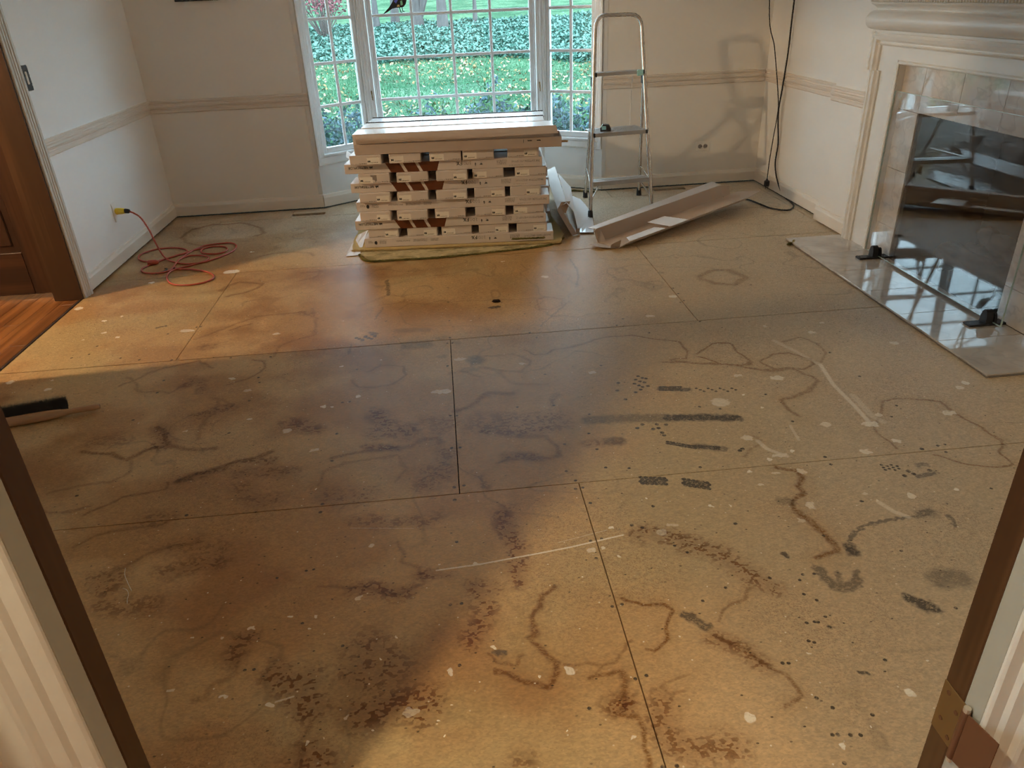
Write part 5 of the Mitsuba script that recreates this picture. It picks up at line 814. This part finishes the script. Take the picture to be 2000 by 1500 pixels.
m = Polygon([(-.036, 0), (.036, 0), (.038, .012), (.022, .040), (-.020, .042), (-.037, .016)]); m = extr(m.buffer(-.004).buffer(.004), .05); m.apply_transform(frame([0, .025, 0], [1, 0, 0], [0, 0, 1], [0, -1, 0])); m.apply_transform(Fm); part(tm, 'case', m, 'plastic_black', smooth=30)
m = bx(-.026, .004, -.0262, -.0248, .010, .034); m.apply_transform(Fm); part(tm, 'label_plate', m, 'label_teal', label='pale teal label')
m = quadsheet((-.0345, -.022, .0185), (-.0345, .022, .0185), (-.021, .022, .0425), (-.021, -.022, .0425), .001); m.apply_transform(Fm); part(tm, 'top_label', m, 'label_teal')
# ------------------------------------------------------------------ bench brush, threads, debris
bb = thing('bench_brush', 'bench brush with black bristles and a tan wooden handle lying by the left jamb', 'brush')
B0, B1 = np.array([-1.755, .700, .013]), np.array([-1.385, .787, .013]); bd_ = (B1-B0)/np.linalg.norm(B1-B0); bn = np.array([-bd_[1], bd_[0], 0]); BL = np.linalg.norm(B1-B0)
pts = [(B0+bd_*s*BL) for s in np.linspace(0, 1, 16)]; rad = [.012, .019, .021, .021, .021, .021, .021, .021, .020, .018, .014, .012, .012, .0125, .0135, .010]
m = tube(pts, rad, 12); m.vertices[:, 2] = np.maximum(.002, m.vertices[:, 2]*.95+.006); part(bb, 'handle', m, 'brush_wood', smooth=True)
r = np.random.default_rng(8); V, Fc = [], []
for i in range(5200):
    s = r.uniform(.01, .262); b = B0+bd_*s+bn*r.uniform(.006, .022)+[0, 0, r.uniform(-.006, .016)]
    tip = b+bn*r.uniform(.012, .040)+np.array([0, 0, r.uniform(.036, .054)])+bd_*r.normal(0, .004); w = bd_*.0011; k0 = len(V)
    V += [b-w, b+w, tip, b+[0, 0, .0018]]; Fc += [[k0, k0+1, k0+2], [k0+1, k0+3, k0+2], [k0+3, k0, k0+2]]
V = np.array(V); V[:, 2] = np.maximum(V[:, 2], .001)
kf = part(bb, 'bristles', trimesh.Trimesh(V, Fc, process=False), 'bristle'); labels[kf] = dict(kind='stuff', label='black bristles')
for i, P in enumerate(([(-.936, -.218, .003), (-.926, -.25, .006), (-.907, -.283, .004), (-.885, -.317, .003)], [(-.913, -.303, .003), (-.896, -.318, .007), (-.886, -.336, .006), (-.884, -.352, .004), (-.879, -.367, .003)])):
    k = thing('thread', ('curly white thread on the dark subfloor at the left, upper one', 'curly white thread on the dark subfloor at the left, lower one')[i], 'thread'); put(k, tube(spline(P, 5), .0011, 5), 'thread')
k = thing('debris_crumb', 'dark crumb lying on the orange floor in front of the pile', 'debris')
m = trimesh.creation.icosphere(2, .016); m.vertices *= [1.3, .9, .35]; m.vertices += RNG.normal(0, .0016, m.vertices.shape); m.apply_translation([.285, 1.655, .005]); put(k, m, 'debris')
k = thing('carpet_tuft', 'olive carpet fluff at the far corner of the hearth', 'debris'); m = fringe([(2.10, 2.23), (2.135, 2.25), (2.15, 2.275)], 12, 260, .002, .026, .8, -.7); put(k, m, 'carpet_fringe'); labels[k]['kind'] = 'stuff'
k = thing('carpet_tuft', 'olive carpet fluff by the bay baseboard behind the leaning carton', 'debris'); m = fringe([(1.06, 3.92), (1.10, 3.92), (1.18, 3.87), (1.24, 3.83)], 13, 420, .002, .024, 1., -.5); put(k, m, 'carpet_fringe'); labels[k]['kind'] = 'stuff'
k = thing('wood_block', 'short dark wood offcut standing behind the leaning carton', 'wood block'); put(k, bx(1.005, 1.03, 3.80, 3.825, .0005, .055, .001), 'shim_wood')
# hinge left on the right jamb
hg = thing('hinge', 'old brass butt hinge left open on the right jamb in the foreground', 'hinge')
hz0, hz1 = .323, .428
part(hg, 'jamb_leaf', bx(DX1-.0022, DX1, -1.262, -1.207, hz0, hz1, .0006), 'brass_old')
for dy, dz in ((-1.246, .015), (-1.222, .032), (-1.246, .073), (-1.222, .090)):
    m = trimesh.creation.cylinder(.004, .0015, sections=14); m.apply_transform(frame([DX1-.0026, dy, hz0+dz], [0, 1, 0], [0, 0, 1], [1, 0, 0])); part(hg, 'screw', m, 'bronze_hinge')
part(hg, 'knuckle', tube([(DX1-.0075, -1.268, hz0), (DX1-.0075, -1.268, hz1)], .0065, 12), 'bronze_hinge', smooth=40)
part(hg, 'web', bx(DX1-.0024, DX1-.0002, -1.268, -1.261, hz0, hz1), 'brass_old')
for z_a, z_b, r_ in ((hz0-.010, hz0, .0045), (hz1, hz1+.008, .0055)): part(hg, 'pin', tube([(DX1-.0075, -1.268, z_a), (DX1-.0075, -1.268, z_b)], r_, 10), 'screw_head', label='pale pin end')
fa = np.array([DX1-.0075, -1.2745]); fb_ = np.array([DX1+.004, -1.326]); dd = (fb_-fa)
lf = quadsheet((*fa, hz0), (*fb_, hz0), (*fb_, hz1), (*fa, hz1), .0022); part(hg, 'door_leaf', lf, 'bronze_hinge', label='free reddish brown leaf')
nrm = np.array([dd[1], -dd[0], 0]); nrm /= np.linalg.norm(nrm)
for s, dz in ((.7, .018), (.45, .045), (.7, .088)):
    m = trimesh.creation.cylinder(.0028, .0012, sections=12); c = np.array([*(fa+dd*s), hz0+dz])+nrm*.0009; m.apply_transform(frame(c, [0, 0, 1], np.cross(nrm, [0, 0, 1]), nrm)); part(hg, 'screw_hole', m, 'screw_head', label='pale screw hole')

# ------------------------------------------------------------------ the garden outside the bay window
def gz(x, y): return -.45+np.maximum(0, y-9)*.048+.05*np.sin(x*.7)*np.sin(y*.35)
def lawn_fn(p, n, uv):
    d = fbm(p.x*1.3, p.y*1.3, 0, 4); e = noise(p.x*16, p.y*16)
    return mix((.045, .095, .055), (.085, .15, .09), smoothstep(.3, .7, d))*(.7+.6*e)
M('lawn', diff(proc(lawn_fn)))
M('grass', two({'type': 'principledthin', 'base_color': rgb(.11, .26, .075), 'roughness': .6, 'diff_trans': .5, 'spec_trans': 0.0}) if False else diff((.065, .165, .09)))
M('ivy', diff((.058, .135, .105))); M('ivy_dark', diff((.026, .066, .055))); M('ivy_pale', diff((.13, .225, .19)))
M('leaf_tan', diff((.30, .19, .10))); M('leaf_pale', diff((.36, .29, .20)))
M('shrub_blue', diff((.12, .19, .23))); M('shrub_green', diff((.10, .21, .10))); M('shrub_dark', diff((.055, .12, .095))); M('shrub_red', diff((.24, .09, .10)))
def bark_fn(p, n, uv): return mix((.09, .08, .078), (.17, .155, .15), fbm(p.x*9, p.y*9, p.z*2.5, 3))
M('bark', diff(proc(bark_fn))); M('twig', diff((.16, .13, .12))); M('evergreen', diff((.035, .085, .05)))
struct('ground_outside', 'sloping lawn outside the bay window')
gxs, gys = np.linspace(-30, 30, 41), np.concatenate([np.linspace(4.45, 30, 40), np.linspace(32, 70, 14)])
X, Y = np.meshgrid(gxs, gys); G = np.stack([X, Y, gz(X, Y)], -1)
put('ground_outside', sheet(G[::-1], .02), 'lawn', smooth=True)
gr = np.random.default_rng(21)
def leaves(P, size, mat, name, label, catname, up=.6, seed=0, elong=1.4):
    """One mesh of folded leaves at P."""
    r = np.random.default_rng(seed); n = len(P); s = size*r.uniform(.6, 1.4, (n, 1))
    nrm = r.normal(0, 1, (n, 3)); nrm[:, 2] = np.abs(nrm[:, 2])+up; nrm /= np.linalg.norm(nrm, axis=1, keepdims=True)
    t = np.cross(nrm, r.normal(0, 1, (n, 3))); t /= np.linalg.norm(t, axis=1, keepdims=True); b = np.cross(nrm, t)
    V = np.stack([P-t*s*elong*.5, P+b*s*.5-nrm*s*.12, P+t*s*elong*.5, P-b*s*.5-nrm*s*.12], 1).reshape(-1, 3)
    i = np.arange(n)[:, None]*4; F = np.vstack([i+[0, 1, 2], i+[0, 2, 3]])
    return trimesh.Trimesh(V, F, process=False)
def field(x0, x1, y0, y1, n, seed, power=1.5):
    r = np.random.default_rng(seed); y = y0+(y1-y0)*r.random(n)**power; x = .1+(x0+(x1-x0)*r.random(n)-.1)*(y+3)/(y1+3); return x, y
def stuff(name, mesh, mat, label, catname):
    k = numbered(name); put(k, mesh, mat); labels[k] = dict(label=label, category=catname, kind='stuff')
# grass blades
x, y = field(-5.5, 7, 5.2, 19.5, 60000, 31); n = len(x); base = np.stack([x, y, gz(x, y)], 1); h = gr.uniform(.04, .11, (n, 1)); ang = gr.uniform(0, 6.28, n)
w = np.stack([np.cos(ang), np.sin(ang), 0*ang], 1)*.013; lean = gr.normal(0, .035, (n, 3)); lean[:, 2] = 0
V = np.stack([base-w, base+w, base+lean+np.array([0, 0, 1])*h], 1).reshape(-1, 3)
stuff('lawn_grass', trimesh.Trimesh(V, np.arange(3*n).reshape(-1, 3), process=False), 'grass', 'bright green lawn grass between the shrubs and the ground cover', 'grass')
x, y = field(-5.5, 7, 8, 20, 5200, 33, 1.0); keep = fbm_np = (np.sin(x*.9+2)*np.sin(y*.8)+gr.random(len(x))*1.3 > .25); x, y = x[keep], y[keep]
P = np.stack([x, y, gz(x, y)+.05], 1)
stuff('fallen_leaves', leaves(P[::2], .075, 'leaf_tan', '', '', '', .8, 1, 1.2) if False else leaves(P[::2], .060, None, None, None, None, .8, 1, 1.2), 'leaf_tan', 'tan fallen leaves scattered over the lawn', 'leaves')
stuff('fallen_leaves', leaves(P[1::2], .066, None, None, None, None, .8, 2, 1.2), 'leaf_pale', 'pale fallen leaves scattered over the lawn', 'leaves')
# ground cover further up the slope
edge = lambda x: 18.0-.35*x+.6*np.sin(x*1.1)
for i, (mat, nn, dz, lab) in enumerate((('ivy', 40000, .10, 'green ground cover on the slope behind the lawn'), ('ivy_dark', 20000, .03, 'dark lower leaves of the ground cover on the slope'), ('ivy_pale', 15000, .15, 'pale upper leaves of the ground cover on the slope'))):
    x, y = field(-5.6, 8, 14, 28.5, nn, 40+i, .95); k = y > edge(x); x, y = x[k], y[k]
    P = np.stack([x, y, gz(x, y)+dz+.05*np.sin(x*3)*np.sin(y*2.4)+gr.normal(0, .03, len(x))], 1)
    stuff('ground_cover', leaves(P, (.08), None, None, None, None, .5, 50+i, 1.1), mat, lab, 'ground cover')
# low shrubs below the window
def shrub(name, label, x, y, rx, ry, h, mats, n, size, seed, stems=True, base=None):
    k = thing(name, label, 'shrub', 'garden shrubs below the bay window' if base is None else None); r = np.random.default_rng(seed); z0 = float(gz(x, y))
    d = r.normal(0, 1, (n, 3)); d /= np.linalg.norm(d, axis=1, keepdims=True); d[:, 2] = np.abs(d[:, 2]); rad = r.uniform(.45, 1., (n, 1))**.6
    lump = 1+.18*np.sin(d[:, :1]*7+seed)*np.cos(d[:, 1:2]*6)
    P = np.array([x, y, z0+.06])+d*rad*lump*[rx, ry, h]
    for i, mt in enumerate(mats):
        kk = part(k, 'foliage', leaves(P[i::len(mats)], size, None, None, None, None, .1, seed*7+i, 1.7), mt); labels[kk] = dict(kind='stuff')
    st = []
    for i in range(7):
        q = d[i]*[rx, ry, h]*.8; st.append(tube([[x, y, z0-.03], [x+q[0]*.5, y+q[1]*.5, z0+q[2]*.6], [x+q[0], y+q[1], z0+q[2]]], [.012, .008, .004], 5))
    part(k, 'stem', cat(st), 'twig')
    return k
SH = [(-2.55, 5.4, .55, .5, 1.0, ('shrub_dark', 'shrub_green')), (-1.55, 5.1, .50, .42, 1.0, ('shrub_blue', 'shrub_dark')), (-.75, 5.25, .45, .4, .97, ('shrub_blue', 'shrub_dark')), (-.05, 5.2, .46, .4, .95, ('shrub_blue', 'shrub_green')),
      (.55, 5.35, .40, .38, 1.0, ('shrub_green', 'shrub_blue')), (1.05, 5.25, .42, .38, .96, ('shrub_blue', 'shrub_dark')), (1.75, 5.3, .48, .42, 1.08, ('shrub_green', 'shrub_blue')), (2.6, 5.6, .55, .5, 1.2, ('shrub_dark', 'shrub_green')), (-3.6, 5.9, .7, .6, .8, ('shrub_dark', 'shrub_blue'))]
names = ['dark green shrub low in the left bay window, left part', 'blue grey shrub low in the left bay window, right part', 'blue grey shrub low at the left edge of the middle window', 'blue green shrub left of centre below the middle window', 'yellow green shrub at the centre below the middle window', 'blue grey shrub right of centre below the middle window', 'green shrub at the right edge of the middle window', 'tall dark green shrub low in the right bay window', 'dark shrub at the far left outside the bay']
for i, (x, y, rx, ry, h, mt) in enumerate(SH): shrub('garden_shrub', names[i], x, y, rx, ry, h, mt, 6500, .029, 60+i)
# red twiggy bush seen through the left casement
rbx, rby = -3.35, 24.5
k = thing('red_bush', 'reddish twiggy bush on the slope seen at the top of the left bay window', 'bush'); r = np.random.default_rng(77); tw_ = []; tips = []
for i in range(46):
    a = r.uniform(0, 6.28); s = r.uniform(.3, 1.2); p = np.array([rbx, rby, float(gz(rbx, rby))]); q = p+[math.cos(a)*s*.45, math.sin(a)*s*.45, .7]; t_ = q+[math.cos(a)*s*.6, math.sin(a)*s*.6, r.uniform(.4, 1.1)]
    tw_.append(tube([p, q, t_], [.018, .011, .004], 5)); tips += [q+(t_-q)*u+r.normal(0, .12, 3) for u in r.uniform(.3, 1.15, 26)]
part(k, 'twig', cat(tw_), 'twig'); kk = part(k, 'foliage', leaves(np.array(tips), .06, None, None, None, None, .1, 5, 1.5), 'shrub_red'); labels[kk] = dict(kind='stuff')
# trees
def tree(label, x, y, r0, h, seed, lean=(0, 0), fork=False, name='tree'):
    k = thing(name, label, 'tree'); r = np.random.default_rng(seed); z0 = float(gz(x, y)); p = np.array([x, y, z0-.1]); st = []
    top = p+[lean[0]*h, lean[1]*h, h]
    trunk = [p+(top-p)*s+np.array([math.sin(s*5+seed)*.12*s, math.cos(s*4+seed)*.12*s, 0])*h*.06 for s in np.linspace(0, 1, 9)]
    part(k, 'trunk', tube(trunk, [r0*(1.5-.55*min(1, s*9))*(1-.75*s) for s in np.linspace(0, 1, 9)], 10), 'bark', smooth=True)
    br = []
    def grow(b, d, L, rr, lev):
        n = 4; P = [b]; dd = d/np.linalg.norm(d)
        for i in range(n): dd = dd+r.normal(0, .22, 3)+[0, 0, .06]; dd /= np.linalg.norm(dd); P.append(P[-1]+dd*L/n)
        br.append(tube(P, np.linspace(rr, rr*.45, n+1), 5 if lev else 6))
        if lev < 3:
            for j in range(3 if lev < 2 else 2):
                o = P[1+int(r.integers(0, n))]; nd = dd+r.normal(0, .75, 3); grow(o, nd, L*r.uniform(.5, .75), rr*.5, lev+1)
    for i in range(9):
        s = r.uniform(.28, .98); b = trunk[0]+(trunk[-1]-trunk[0])*s; a = r.uniform(0, 6.28); grow(b, np.array([math.cos(a), math.sin(a), .7]), h*.32*(1.15-s*.6), r0*.38*(1.1-.8*s), 0)
    if fork: grow(trunk[0]+[0, 0, .25], np.array([.42, .05, 1.]), h*.8, r0*.75, 0)
    part(k, 'branches', cat(br), 'bark')
TR = [('slender grey tree at the left edge of the middle window', -1.85, 27.0, .10, 9, 1, (0, 0), False), ('thin grey tree behind the suncatcher bird', -1.25, 28.5, .13, 10, 2, (.01, 0), False), ('forked grey tree with a leaning second stem behind the middle window', -.42, 27.2, .17, 11, 3, (-.02, 0), True),
      ('straight grey tree at the centre of the middle window', .44, 26.0, .15, 12, 4, (.0, 0), False), ('slender tree right of the centre of the middle window', 1.62, 27.5, .07, 8, 5, (.01, 0), False), ('bare tree near the house left of the view', -5.4, 12.0, .18, 10, 6, (0, -.04), False), ('bare tree near the house right of the view', 6.2, 13.0, .2, 11, 7, (-.03, -.03), False), ('tall bare tree far up the slope', 4.6, 34.0, .2, 12, 8, (0, 0), False), ('tall bare tree far up the slope at the left', -6.5, 34.0, .2, 12, 9, (0, 0), False)]
for a in TR: tree(*a)
# dense hedge far behind, closing the view
for i, (x, y, rx, h) in enumerate(((-14, 52, 6, 5), (-4, 58, 6, 4.5), (7, 56, 6, 5), (17, 50, 6, 5.5), (27, 48, 6, 5), (-25, 48, 6, 5))):
    k = thing('far_hedge', f'far evergreen bush closing the garden, number {i+1} from the left', 'bush', 'far evergreens behind the garden'); labels[k] = dict(label='far evergreen bush behind the garden trees, '+('second from the left', 'third from the left', 'third from the right', 'second from the right', 'rightmost', 'leftmost')[i], category='bush')
    r = np.random.default_rng(90+i); d = r.normal(0, 1, (2500, 3)); d /= np.linalg.norm(d, axis=1, keepdims=True); d[:, 2] = np.abs(d[:, 2])
    put(k, leaves(np.array([x, y, float(gz(x, y))])+d*[rx, 2.5, h]*r.uniform(.7, 1, (2500, 1)), .5, None, None, None, None, .1, 95+i), 'evergreen')
